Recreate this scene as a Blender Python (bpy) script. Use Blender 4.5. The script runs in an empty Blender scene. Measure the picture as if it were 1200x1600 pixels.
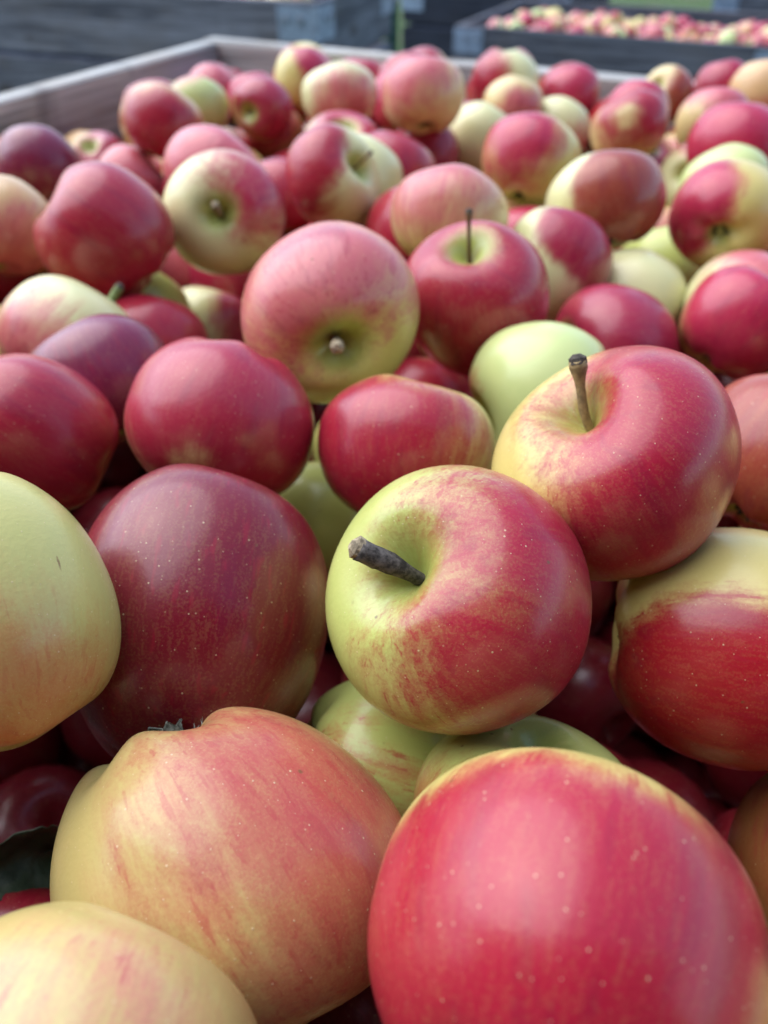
import bpy, math, random
import numpy as np
from mathutils import Matrix, Vector

# ------------------------------------------------------------------ camera, sky, sun, exposure
SC = bpy.context.scene
COL = SC.collection
CAM_Z = 1.238
PITCH = math.atan(1016 / 1250.0)
cam = bpy.data.cameras.new('camera'); cam_o = bpy.data.objects.new('camera', cam); COL.objects.link(cam_o)
cam_o.location = (0, 0, CAM_Z); cam_o.rotation_euler = (math.pi / 2 - PITCH, 0, 0)
cam.sensor_fit = 'VERTICAL'; cam.sensor_height = 36; cam.sensor_width = 27; cam.lens = 36 * 1250 / 1600
cam.clip_start = .005; cam.clip_end = 500
cam.dof.use_dof = True; cam.dof.focus_distance = .200; cam.dof.aperture_fstop = 28.125 / 2.7
SC.camera = cam_o
SUN_EL, SUN_AZ = math.radians(56), math.radians(-62)      # azimuth clockwise from +Y (the viewing direction)
w = bpy.data.worlds.new('World'); SC.world = w; w.use_nodes = True
nt = w.node_tree; bg = nt.nodes['Background']
sky = nt.nodes.new('ShaderNodeTexSky'); sky.sky_type = 'NISHITA'; sky.sun_disc = False
sky.sun_elevation = SUN_EL; sky.sun_rotation = SUN_AZ; sky.air_density = 1.0; sky.dust_density = 1.2; sky.ozone_density = 1.0
nt.links.new(sky.outputs[0], bg.inputs[0]); bg.inputs[1].default_value = .11
sun = bpy.data.lights.new('sun', 'SUN'); sun.energy = 1.5; sun.angle = math.radians(80); sun.color = (.97, .98, 1)
sun_o = bpy.data.objects.new('sun', sun); COL.objects.link(sun_o)
sd = Vector((math.sin(SUN_AZ) * math.cos(SUN_EL), math.cos(SUN_AZ) * math.cos(SUN_EL), math.sin(SUN_EL)))
sun_o.rotation_euler = sd.to_track_quat('Z', 'Y').to_euler(); sun_o.location = (-3, -2, 5)
vs = SC.view_settings; vs.view_transform = 'Standard'; vs.look = 'None'; vs.gamma = 1; vs.use_curve_mapping = False
vs.exposure = 1.55
SC.render.engine = 'CYCLES'; SC.cycles.use_denoising = True; SC.cycles.max_bounces = 6; SC.cycles.diffuse_bounces = 3

# ------------------------------------------------------------------ helpers
def tag(o, label=None, cat=None, group=None, kind=None):
    if label: o['label'] = label
    if cat: o['category'] = cat
    if group: o['group'] = group
    if kind: o['kind'] = kind
    return o
def empty(name, loc, rz=0):
    o = bpy.data.objects.new(name, None); COL.objects.link(o); o.location = loc; o.rotation_euler = (0, 0, rz); o.empty_display_size = .05
    return o
def link(name, me, mat, parent=None):
    if mat and not me.materials: me.materials.append(mat)
    o = bpy.data.objects.new(name, me); COL.objects.link(o)
    if parent: o.parent = parent
    return o
def mesh(name, V, F, smooth=False):
    me = bpy.data.meshes.new(name); me.from_pydata([tuple(map(float, v)) for v in V], [], F)
    if smooth: me.polygons.foreach_set('use_smooth', [True] * len(me.polygons))
    me.update(); return me

class NB:
    """small node-tree builder"""
    def __init__(s, name):
        s.m = bpy.data.materials.new(name); s.m.use_nodes = True; s.t = s.m.node_tree; s.n = s.t.nodes
        s.b = s.n['Principled BSDF']
    def add(s, ty, **k):
        n = s.n.new(ty)
        for a, v in k.items(): setattr(n, a, v)
        return n
    def set(s, sock, v):
        if isinstance(v, bpy.types.NodeSocket): s.t.links.new(v, sock)
        elif v is not None:
            if isinstance(v, tuple) and len(v) == 3 and sock.type == 'RGBA': v = v + (1,)
            sock.default_value = v
    def math(s, op, a, b=None, c=None, clamp=False):
        n = s.add('ShaderNodeMath', operation=op, use_clamp=clamp)
        for i, v in enumerate((a, b, c)):
            if v is not None: s.set(n.inputs[i], v)
        return n.outputs[0]
    def vmath(s, op, a, b=None):
        n = s.add('ShaderNodeVectorMath', operation=op); s.set(n.inputs[0], a)
        if b is not None: s.set(n.inputs[1], b)
        return n.outputs['Value'] if op in ('LENGTH', 'DISTANCE', 'DOT_PRODUCT') else n.outputs[0]
    def attr(s, name, kind='GEOMETRY', out='Fac'):
        n = s.add('ShaderNodeAttribute', attribute_name=name, attribute_type=kind); return n.outputs[out]
    def noise(s, vec, scale, detail=2, rough=.5, dist=0):
        n = s.add('ShaderNodeTexNoise'); s.set(n.inputs['Vector'], vec); s.set(n.inputs['Scale'], scale)
        n.inputs['Detail'].default_value = detail; n.inputs['Roughness'].default_value = rough; n.inputs['Distortion'].default_value = dist
        return n.outputs[0]
    def rng(s, v, a, b, c=0, d=1, smooth=True):
        n = s.add('ShaderNodeMapRange', interpolation_type='SMOOTHSTEP' if smooth else 'LINEAR'); n.clamp = True
        s.set(n.inputs[0], v)
        for i, x in enumerate((a, b, c, d)): s.set(n.inputs[1 + i], x)
        return n.outputs[0]
    def mix(s, f, a, b, mode='MIX'):
        n = s.add('ShaderNodeMix', data_type='RGBA', blend_type=mode); s.set(n.inputs[0], f); s.set(n.inputs[6], a); s.set(n.inputs[7], b)
        return n.outputs[2]
    def bump(s, h, strength=.3, dist=.001):
        n = s.add('ShaderNodeBump'); n.inputs['Strength'].default_value = strength; n.inputs['Distance'].default_value = dist
        s.set(n.inputs['Height'], h); s.t.links.new(n.outputs[0], s.b.inputs['Normal'])

# ------------------------------------------------------------------ materials
def apple_skin():
    B = NB('apple_skin')
    U = B.attr('unit', out='Vector'); M = B.attr('mer', out='Vector'); b = B.attr('blush'); pit = B.attr('pit')
    ground = B.attr('ground', 'OBJECT', 'Color'); red = B.attr('red', 'OBJECT', 'Color'); sk = B.attr('streak', 'OBJECT')
    rnd = B.add('ShaderNodeObjectInfo').outputs['Random']
    off = B.math('MULTIPLY', rnd, 37.0)
    cmb = B.add('ShaderNodeCombineXYZ'); [B.set(cmb.inputs[i], off) for i in range(3)]
    Mo = B.vmath('ADD', M, cmb.outputs[0]); Uo = B.vmath('ADD', U, cmb.outputs[0])
    s_b = B.noise(Mo, 5.5, 2, .55, .25); s_f = B.noise(Mo, 21, 3, .6, .15); sp = B.noise(Uo, 34, 3, .65); cl = B.noise(Uo, 2.1, 3, .55, .4)
    amp = B.math('ADD', B.math('MULTIPLY', B.math('MULTIPLY', b, B.math('SUBTRACT', 1.0, b)), 3.0), .14)
    amp = B.math('MULTIPLY', amp, sk)
    d = B.math('MULTIPLY', B.math('SUBTRACT', s_b, .5), 1.1)
    d = B.math('ADD', d, B.math('MULTIPLY', B.math('SUBTRACT', s_f, .5), .8))
    d = B.math('ADD', d, B.math('MULTIPLY', B.math('SUBTRACT', sp, .5), .5))
    d = B.math('ADD', d, B.math('MULTIPLY', B.math('SUBTRACT', cl, .5), .8))
    v = B.math('ADD', b, B.math('MULTIPLY', d, amp))
    # ground colour
    gcol = B.mix(B.rng(cl, .3, .7), B.mix(.12, ground, (.30, .36, .07)), B.mix(.10, ground, (.66, .50, .16)))
    peach = B.mix(.5, gcol, red)
    c1 = B.mix(B.rng(v, .04, .60), gcol, peach)
    col = B.mix(B.rng(v, .32, 1.0), c1, red)
    # granular blush: the ground colour shows between fine red grains and short stripes
    gr = B.math('ADD', B.math('MULTIPLY', B.noise(Uo, 58, 2, .6), .5), B.math('MULTIPLY', s_f, .5))
    thin = B.math('MULTIPLY', B.rng(gr, .47, .60, 0, .40), B.math('SUBTRACT', 1.15, B.rng(v, .45, 1.15)), clamp=True)
    col = B.mix(thin, col, B.mix(.60, col, gcol))
    fl = B.rng(B.noise(Mo, 15, 2, .5, .2), .57, .68)
    fl = B.math('MULTIPLY', fl, B.math('MULTIPLY', B.rng(v, .12, .55), B.math('MULTIPLY', sk, .58)), clamp=True)
    dk = B.mix(.45, red, (.36, .008, .030))
    col = B.mix(fl, col, dk)
    wide = B.rng(B.noise(Mo, 4.2, 2, .5, .3), .54, .68, 0, .45)
    col = B.mix(B.math('MULTIPLY', wide, B.rng(v, .5, 1.0)), col, B.mix(.5, col, (.16, .004, .035)))
    # green hollow
    pc = B.mix(B.rng(pit, .75, 1.0), (.34, .40, .085), (.17, .18, .045))
    col = B.mix(B.rng(B.math('ADD', pit, B.math('MULTIPLY', B.math('SUBTRACT', s_f, .5), .35)), .12, .72, 0, .9), col, pc)
    # lenticels
    vo = B.add('ShaderNodeTexVoronoi'); vo.inputs['Scale'].default_value = 18.0; B.set(vo.inputs['Vector'], Uo)
    sepr = B.add('ShaderNodeSeparateColor'); B.set(sepr.inputs[0], vo.outputs['Color'])
    dot = B.math('SUBTRACT', 1.0, B.rng(B.math('DIVIDE', vo.outputs['Distance'], B.math('ADD', .06, B.math('MULTIPLY', sepr.outputs[0], .115))), .45, 1.0))
    dot = B.math('MULTIPLY', dot, B.rng(sepr.outputs[1], .05, .6, .12, .60))
    col = B.mix(dot, col, B.mix(.35, (.80, .62, .44), gcol))
    # russet specks and a brown russet ring in the hollow
    v2 = B.add('ShaderNodeTexVoronoi'); v2.inputs['Scale'].default_value = 3.1; B.set(v2.inputs['Vector'], Uo)
    sp2 = B.add('ShaderNodeSeparateColor'); B.set(sp2.inputs[0], v2.outputs['Color'])
    bs = B.math('SUBTRACT', 1.0, B.rng(B.math('ADD', v2.outputs['Distance'], B.math('MULTIPLY', B.math('SUBTRACT', sp, .5), .07)), .022, .065))
    bs = B.math('MULTIPLY', bs, B.rng(sp2.outputs[2], .45, .55, 0, .75))
    col = B.mix(bs, col, (.16, .075, .03))
    rus = B.math('MULTIPLY', B.rng(pit, .45, .95), B.rng(B.noise(Mo, 9, 4, .7, .4), .50, .66, 0, .55))
    col = B.mix(rus, col, (.30, .19, .07))
    # brown healed mark
    spd = B.attr('spot', 'OBJECT', 'Vector'); spr = B.attr('spot_r', 'OBJECT'); sps = B.attr('spot_s', 'OBJECT')
    df = B.vmath('SUBTRACT', U, spd)
    spv = B.attr('spot_v', 'OBJECT', 'Vector')
    al = B.math('DIVIDE', B.vmath('DOT_PRODUCT', df, spv), sps)
    ac = B.vmath('SUBTRACT', df, B.vmath('MULTIPLY', spv, B.vmath('MULTIPLY', (1, 1, 1), B.vmath('ADD', (0, 0, 0), spv))))
    tot2 = B.math('POWER', B.vmath('LENGTH', df), 2.0)
    par = B.math('POWER', B.vmath('DOT_PRODUCT', df, spv), 2.0)
    perp = B.math('SUBTRACT', tot2, par)
    e = B.math('SQRT', B.math('ADD', B.math('MAXIMUM', perp, 0.0), B.math('POWER', al, 2.0)))
    e = B.math('ADD', e, B.math('MULTIPLY', B.math('SUBTRACT', sp, .5), B.math('MULTIPLY', spr, .9)))
    mk = B.math('SUBTRACT', 1.0, B.rng(e, B.math('MULTIPLY', spr, .5), spr))
    col = B.mix(B.math('MULTIPLY', mk, .85), col, (.22, .115, .035))
    B.set(B.b.inputs['Base Color'], col)
    B.set(B.b.inputs['Roughness'], B.math('ADD', B.rng(cl, .3, .7, .34, .44), B.math('MULTIPLY', B.math('SUBTRACT', sp, .5), .25)))
    B.b.inputs['Specular IOR Level'].default_value = .25
    B.b.inputs['Coat Weight'].default_value = .6; B.set(B.b.inputs['Coat Roughness'], B.math('ADD', .14, B.math('MULTIPLY', B.noise(Uo, 7, 4, .65), .20))); B.b.inputs['Coat IOR'].default_value = 1.5
    B.b.inputs['Subsurface Weight'].default_value = 0
    hh = B.math('ADD', B.math('MULTIPLY', B.noise(Uo, 26, 2, .5), .5), B.math('MULTIPLY', dot, .5))
    B.bump(hh, .35, .0006)
    return B.m

def wood(name, light=(.64, .65, .62), dark=(.17, .17, .165), warm=(.42, .36, .29)):
    B = NB(name)
    tc = B.add('ShaderNodeTexCoord').outputs['Object']; rnd = B.add('ShaderNodeObjectInfo').outputs['Random']
    cmb = B.add('ShaderNodeCombineXYZ'); B.set(cmb.inputs[0], B.math('MULTIPLY', rnd, 19.0)); B.set(cmb.inputs[1], B.math('MULTIPLY', rnd, 7.0)); B.set(cmb.inputs[2], B.math('MULTIPLY', rnd, 31.0))
    p = B.vmath('ADD', tc, cmb.outputs[0])
    g1 = B.noise(B.vmath('MULTIPLY', p, (2.2, 40, 40)), 1, 4, .65, .8)
    g2 = B.noise(B.vmath('MULTIPLY', p, (7, 220, 220)), 1, 3, .6, .2)
    bl = B.noise(B.vmath('MULTIPLY', p, (5, 9, 9)), 1, 4, .6, .5)
    g = B.math('ADD', B.math('MULTIPLY', g1, .6), B.math('MULTIPLY', g2, .4))
    col = B.mix(B.rng(g, .36, .64), dark, light)
    col = B.mix(B.rng(bl, .45, .75, 0, .55), col, warm)
    vo = B.add('ShaderNodeTexVoronoi'); B.set(vo.inputs['Vector'], B.vmath('MULTIPLY', p, (3.4, 9, 9))); vo.inputs['Scale'].default_value = 1
    kn = B.math('SUBTRACT', 1.0, B.rng(B.math('ADD', vo.outputs['Distance'], B.math('MULTIPLY', B.math('SUBTRACT', g2, .5), .12)), .07, .16))
    col = B.mix(B.math('MULTIPLY', kn, .8), col, (.05, .038, .03))
    st = B.rng(B.noise(B.vmath('MULTIPLY', p, (11, 2.5, 2.5)), 1, 3, .6, .6), .58, .72, 0, .5)
    col = B.mix(st, col, (.07, .065, .07))
    col = B.mix(B.math('MULTIPLY', rnd, .35), col, B.mix(.5, col, dark))
    B.set(B.b.inputs['Base Color'], col); B.b.inputs['Roughness'].default_value = .85; B.b.inputs['Specular IOR Level'].default_value = .25
    B.bump(g, .7, .0015)
    return B.m

def plain(name, col, rough=.6, metal=0, var=.35, scale=60, spec=.4):
    B = NB(name); tc = B.add('ShaderNodeTexCoord').outputs['Object']
    n = B.noise(tc, scale, 4, .6)
    c2 = tuple(x * (1 - var) for x in col)
    B.set(B.b.inputs['Base Color'], B.mix(B.rng(n, .35, .65), c2, col)); B.b.inputs['Roughness'].default_value = rough
    B.b.inputs['Metallic'].default_value = metal; B.b.inputs['Specular IOR Level'].default_value = spec
    B.bump(n, .5, .0004)
    return B.m

def grass_ground():
    B = NB('ground'); tc = B.add('ShaderNodeTexCoord').outputs['Object']
    a = B.noise(tc, 1.3, 4, .6); f = B.noise(tc, 60, 4, .7)
    c = B.mix(B.rng(f, .3, .7), (.025, .06, .012), (.085, .15, .03))
    c = B.mix(B.rng(a, .5, .66, 0, .7), c, (.12, .10, .06))
    B.set(B.b.inputs['Base Color'], c); B.b.inputs['Roughness'].default_value = .95; B.bump(f, .8, .03)
    return B.m

def leaf_mat(name, col):
    B = NB(name); tc = B.add('ShaderNodeTexCoord').outputs['Object']
    n = B.noise(tc, 90, 4, .6); v = B.noise(tc, 320, 2, .5)
    B.set(B.b.inputs['Base Color'], B.mix(B.rng(n, .3, .7), tuple(x * .55 for x in col), col)); B.b.inputs['Roughness'].default_value = .55
    B.bump(B.math('ADD', n, B.math('MULTIPLY', v, .4)), .6, .0012)
    return B.m

SKIN = apple_skin()
WOOD = wood('weathered_wood'); WOOD_B = wood('grey_wood', (.24, .25, .29), (.06, .064, .08), (.15, .135, .13))
WOOD_C = wood('slate_wood', (.16, .17, .20), (.045, .048, .06), (.13, .12, .12))
WOOD_D = wood('shaded_wood', (.045, .052, .075), (.015, .018, .026), (.035, .036, .045))  # shade of the gap between the bins put into this wood's colour
METAL = plain('galvanised_steel', (.34, .43, .55), .55, .35, .35, 40)
BOLT = plain('bolt_steel', (.30, .34, .40), .5, .4, .3, 200)
STEM = dict(bark=plain('dark_bark', (.13, .115, .105), .8, 0, .8, 420, .3), knob=plain('light_stem', (.33, .235, .10), .65, 0, .5, 300),
            thin=plain('brown_stem', (.16, .085, .035), .6, 0, .5, 300), stub=plain('pale_stub', (.36, .28, .17), .8, 0, .6, 500), green=plain('green_stem', (.20, .26, .09), .6, 0, .4, 300))
TIP = plain('cut_wood', (.42, .34, .22), .85, 0, .6, 700); TIPD = plain('dark_tip', (.09, .075, .06), .85, 0, .7, 600)
SEPAL = plain('dry_sepal', (.20, .21, .17), .9, 0, .7, 600, .2); SEPALD = plain('dark_sepal', (.06, .06, .045), .9, 0, .6, 600, .2)
FUZZ = plain('grey_fuzz', (.42, .44, .42), .95, 0, .4, 800, .1)

# ------------------------------------------------------------------ apple shape
def apple_shape(nr, ns, asp, taper, lobe, seed, pit=.36, basin=.24, bump=1.0, bw=.30):
    """unit apple (equatorial radius about 1, stem along +z); returns verts, rim radius, side"""
    rg = np.random.RandomState(seed)
    t = np.linspace(0, np.pi, nr + 1)[1:-1]
    t = t + .12 * np.sin(2 * t) * -1.0          # more rings near the poles
    ph = np.arange(ns) * 2 * np.pi / ns
    T, P = np.meshgrid(t, ph, indexing='ij')
    T = np.concatenate([[0.], T.ravel(), [np.pi]]); P = np.concatenate([[0.], P.ravel(), [0.]])
    c, s = np.cos(T), np.sin(T)
    p = 2.3
    r = np.abs(s) ** (2 / p); z = np.sign(c) * np.abs(c) ** (2 / p)
    r = r * (1 + taper * np.clip(z, -1, 1) - taper * .35 * z * z)
    z = z * asp
    p0, p1, p2, p3 = rg.uniform(0, 6.28, 4)
    up = c > 0
    wob = 1 + .16 * np.cos(2 * P + p1)
    z = z - np.where(up, pit * np.exp(-(r / (.235 * wob)) ** 1.45), 0)
    z = z + np.where(~up, basin * np.exp(-(r / (bw * wob)) ** 1.9), 0)
    low = np.clip(-c, 0, 1)
    five = np.cos(5 * P + p0) + .35 * np.cos(3 * P + p2)
    z = z - np.where(~up, lobe * five * np.exp(-((r - .40) / .22) ** 2), 0)
    r = r * (1 + .45 * lobe * five * low ** .8 * np.clip(s, 0, 1) + .12 * lobe * np.cos(5 * P + p0) * s)
    z = z + np.where(up, .05 * bump * np.cos(2 * P + p3) * np.exp(-((r - .45) / .25) ** 2), 0)
    x, y = r * np.cos(P), r * np.sin(P)
    k = rg.uniform(-.06, .06, 2) * bump
    z = z + (k[0] * x + k[1] * y) * (np.abs(z) / asp)
    x = x + rg.uniform(-.05, .05) * bump * z; y = y + rg.uniform(-.05, .05) * bump * z
    d = np.zeros_like(x)
    for i in range(7):
        w = rg.normal(size=3); w *= rg.uniform(1.2, 3.2) / np.linalg.norm(w)
        d += np.sin(w[0] * x + w[1] * y + w[2] * z + rg.uniform(0, 6.28))
    f = 1 + .011 * bump * d
    e = 1 + rg.uniform(-.035, .035) * bump
    V = np.stack([x * f * e, y * f / e, z * f], 1)
    return V, np.hypot(x, y), P, c

def apple_faces(nr, ns):
    F = []; n = nr - 1
    for j in range(ns):
        k = (j + 1) % ns
        F.append((0, 1 + j, 1 + k))
        for i in range(n - 1):
            a = 1 + i * ns
            F.append((a + j, a + ns + j, a + ns + k, a + k))
        a = 1 + (n - 1) * ns
        F.append((a + j, a + ns, a + k))
    return F

_fc = {}
def apple_mesh(name, asp, tp, seed, nr, ns, R, bd=(0, 0, 1), th=-2, soft=.4, lobe=.025, pit=.36, basin=.24, pitg=1.0, patch=None, bump=1.0, bw=.30):
    V, rim, P, c = apple_shape(nr, ns, asp, tp, lobe, seed, pit, basin, bump, bw)
    if (nr, ns) not in _fc: _fc[(nr, ns)] = apple_faces(nr, ns)
    me = bpy.data.meshes.new(name); me.from_pydata((V * R).tolist(), [], _fc[(nr, ns)])
    me.polygons.foreach_set('use_smooth', [True] * len(me.polygons))
    n = V / np.linalg.norm(V, axis=1)[:, None]
    rg = np.random.RandomState(seed + 900)
    low = np.zeros(len(V))
    for i in range(6):
        k = rg.normal(size=3); k *= rg.uniform(2, 5) / np.linalg.norm(k); low += np.sin(n @ k + rg.uniform(0, 6.28))
    bdn = np.array(bd, float); bdn /= np.linalg.norm(bdn)
    def ss(x): x = np.clip(x, 0, 1); return x * x * (3 - 2 * x)
    d = n @ bdn + .07 * low
    bl = ss((d - th) / (2 * soft) + .5)
    if patch:
        pd = np.array(patch[0]); q = ss((n @ pd + .015 * low - patch[1]) / patch[2] + .5); bl = np.clip(bl + patch[3] * q, 0, 1)
    top = np.where(c > 0, np.exp(-(rim / .36) ** 2), 0); bot = np.where(c < 0, np.exp(-(rim / .26) ** 2), 0) * min(1, pitg + .2)
    pt = np.clip(np.where(c > 0, top * pitg, bot * .75), 0, 1)
    mer = np.stack([np.cos(P) * np.clip(rim + .25, 0, 1.1), np.sin(P) * np.clip(rim + .25, 0, 1.1), V[:, 2] * .26], 1)
    for nm, ty, arr in (('blush', 'FLOAT', bl), ('pit', 'FLOAT', pt), ('unit', 'FLOAT_VECTOR', V), ('mer', 'FLOAT_VECTOR', mer)):
        a = me.attributes.new(nm, ty, 'POINT'); a.data.foreach_set('value' if ty == 'FLOAT' else 'vector', np.ascontiguousarray(arr, dtype=np.float32).ravel())
    me.update(); return me, V

GROUND = dict(G=(.50, .55, .16), G2=(.48, .48, .18), G3=(.52, .49, .17), Y=(.64, .52, .17), Y3=(.56, .43, .16), Y2=(.70, .53, .25), C=(.70, .68, .36), C2=(.58, .66, .27), O=(.64, .38, .19), O2=(.52, .33, .12))
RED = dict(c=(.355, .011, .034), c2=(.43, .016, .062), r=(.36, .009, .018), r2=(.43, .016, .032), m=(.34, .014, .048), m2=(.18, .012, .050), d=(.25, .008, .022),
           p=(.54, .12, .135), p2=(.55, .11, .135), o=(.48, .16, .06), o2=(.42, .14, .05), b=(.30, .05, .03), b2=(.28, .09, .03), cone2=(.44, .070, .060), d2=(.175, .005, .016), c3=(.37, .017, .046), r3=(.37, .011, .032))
def props(o, g, r, streak=1.0, spot=None, spv=(0, 0, 1)):
    o['ground'] = list(GROUND[g]) if isinstance(g, str) else list(g); o['red'] = list(RED[r]) if isinstance(r, str) else list(r); o['streak'] = float(streak)
    o['spot'] = list(spot[0]) if spot else [9., 9., 9.]; o['spot_r'] = spot[1] if spot else .01; o['spot_s'] = spot[2] if spot else 1.0; o['spot_v'] = list(map(float, spv))

def tube(pts, rad, ns=10, jit=0, seed=0):
    rg = np.random.RandomState(seed); pts = np.array(pts, float); V = []; F = []
    n = len(pts); up = np.array([.3, .8, .52])
    for i in range(n):
        t = pts[min(i + 1, n - 1)] - pts[max(i - 1, 0)]; t /= np.linalg.norm(t)
        x = np.cross(t, up); x /= np.linalg.norm(x); y = np.cross(t, x)
        for j in range(ns):
            a = 2 * math.pi * j / ns; q = rad[i] * (1 + jit * rg.uniform(-1, 1))
            V.append(pts[i] + (x * math.cos(a) + y * math.sin(a)) * q)
    for i in range(n - 1):
        for j in range(ns):
            k = (j + 1) % ns; F.append((i * ns + j, i * ns + k, i * ns + ns + k, i * ns + ns + j))
    F.append(tuple(range(ns))[::-1]); F.append(tuple((n - 1) * ns + j for j in range(ns)))
    return V, F

def add_stem(parent, base, d0, d1, L, r, kind, R, seed):
    """curved stem: leaves the hollow along d0, bends to d1; lengths in apple radii"""
    d0 = np.array(d0, float); d1 = np.array(d1, float); d1 /= np.linalg.norm(d1); p = np.array(base) - d0 * .04; pts = [p.copy()]; m = 12
    tot = L + .30
    for i in range(m):
        f = min(1, (i + .5) / m * 1.9); d = d0 * (1 - f) + d1 * f; d /= np.linalg.norm(d); p = p + d * tot / m; pts.append(p.copy())
    s = np.linspace(0, 1, m + 1)
    if kind == 'bark': rad = r * (.62 + .38 * np.clip((s - .25) / .3, 0, 1)); jit = .10
    elif kind == 'knob': rad = r * (.85 + .0 * s + .75 * np.clip((s - .72) / .18, 0, 1)); jit = .06
    elif kind == 'thin': rad = r * (1.15 - .35 * np.sin(s * 3.0) + .45 * np.clip((s - .85) / .15, 0, 1)); jit = .03
    else: rad = r * (.8 + .5 * s); jit = .12
    V, F = tube(np.array(pts) * R, np.array(rad) * R, 12, jit, seed)
    o = link('stem', mesh('stem', V, F, True), STEM[kind], parent)
    # ragged end
    e = np.array(pts[-1]); t = np.array(pts[-1]) - np.array(pts[-2]); t /= np.linalg.norm(t)
    rr = rad[-1]
    V, F = tube(np.array([e - t * .02, e + t * rr * .35, e + t * rr * .8]) * R, np.array([rr * 1.02, rr * .98, rr * .45]) * R, 12, .16, seed + 1)
    link('stem_tip', mesh('stem_tip', V, F, False), TIP if kind in ('bark', 'stub') else TIPD, o)
    return o

def add_calyx(parent, base, R, seed, mat, big=1.0, hairs=0):
    """dried sepals standing in the basin at the flower end (towards -z)"""
    rg = np.random.RandomState(seed); V = []; F = []
    for k in range(5):
        a = k * 1.2566 + rg.uniform(-.25, .25); ca, sa = math.cos(a), math.sin(a); L = rg.uniform(.13, .19) * big; wd = .055 * big
        prof = [(.035, 0, wd), (.06, .5 * L, wd * 1.05), (.085 + rg.uniform(-.03, .04), .85 * L, wd * .6), (.12 + rg.uniform(-.05, .05), L * rg.uniform(.9, 1.1), .004)]
        s0 = len(V)
        for (q, h, hw) in prof:
            for sg in (-1, 0, 1):
                V.append(((q + .015 * abs(sg)) * ca - sg * hw * sa, (q + .015 * abs(sg)) * sa + sg * hw * ca, base[2] + .04 - h))
        for i in range(3):
            for j in range(2): F.append((s0 + i * 3 + j, s0 + i * 3 + j + 1, s0 + i * 3 + j + 4, s0 + i * 3 + j + 3))
    V = [np.array((v[0] + base[0], v[1] + base[1], v[2])) * R for v in V]
    me = mesh('calyx', V, F, False); o = link('calyx', me, mat, parent)
    so = o.modifiers.new('thick', 'SOLIDIFY'); so.thickness = .012 * R
    if hairs:
        V = []; F = []
        for k in range(hairs):
            a = rg.uniform(0, 6.28); q = rg.uniform(.02, .15) * big; h = rg.uniform(.02, .12) * big; l = rg.uniform(.03, .07)
            p = np.array((base[0] + q * math.cos(a), base[1] + q * math.sin(a), base[2] - h + .04)); d = rg.normal(size=3); d[2] -= .6; d /= np.linalg.norm(d)
            x = np.cross(d, (0, .3, 1)); x /= np.linalg.norm(x); i = len(V)
            V += [(p - x * .005) * R, (p + x * .005) * R, (p + d * l) * R, (p + np.cross(d, x) * .005) * R]; F += [(i, i + 1, i + 2), (i + 1, i + 3, i + 2), (i + 3, i, i + 2)]
        h = link('calyx_hair', mesh('calyx_hair', V, F), FUZZ, o); h['kind'] = 'stuff'
    return o

# ------------------------------------------------------------------ setting: ground, bins, pallets
AL = 0.4574210394081724
COR = Vector((-0.24889541766148462, 1.3729640228571427))                                 # inner far left top corner of the apple bin
UD = Vector((math.sin(AL), math.cos(AL))); VD = Vector((math.cos(AL), -math.sin(AL)))
gr = link('ground', mesh('ground', [(-120, -120, 0), (120, -120, 0), (120, 120, 0), (-120, 120, 0)], [(0, 1, 2, 3)]), grass_ground()); gr['kind'] = 'structure'

_bx = {}
def box_mesh(name, sx, sy, sz, bev=.003):
    key = (name, round(sx, 4), round(sy, 4), round(sz, 4))
    if key in _bx: return _bx[key]
    V = []; b = bev; hx, hy, hz = sx / 2, sy / 2, sz / 2
    import bmesh
    bm = bmesh.new(); bmesh.ops.create_cube(bm, size=1)
    for v in bm.verts: v.co = Vector((v.co.x * sx, v.co.y * sy, v.co.z * sz))
    bmesh.ops.bevel(bm, geom=bm.edges[:], offset=bev, segments=1, affect='EDGES')
    me = bpy.data.meshes.new(name); bm.to_mesh(me); bm.free(); _bx[key] = me; return me
rs = random.Random(4)
def part(name, parent, c, size, mat, rz=0, bev=.003, wob=0):
    o = link(name, box_mesh(name, *size, bev), mat, parent); o.location = c; o.rotation_euler = (rs.uniform(-wob, wob), rs.uniform(-wob, wob), rz + rs.uniform(-wob, wob)); return o

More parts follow.
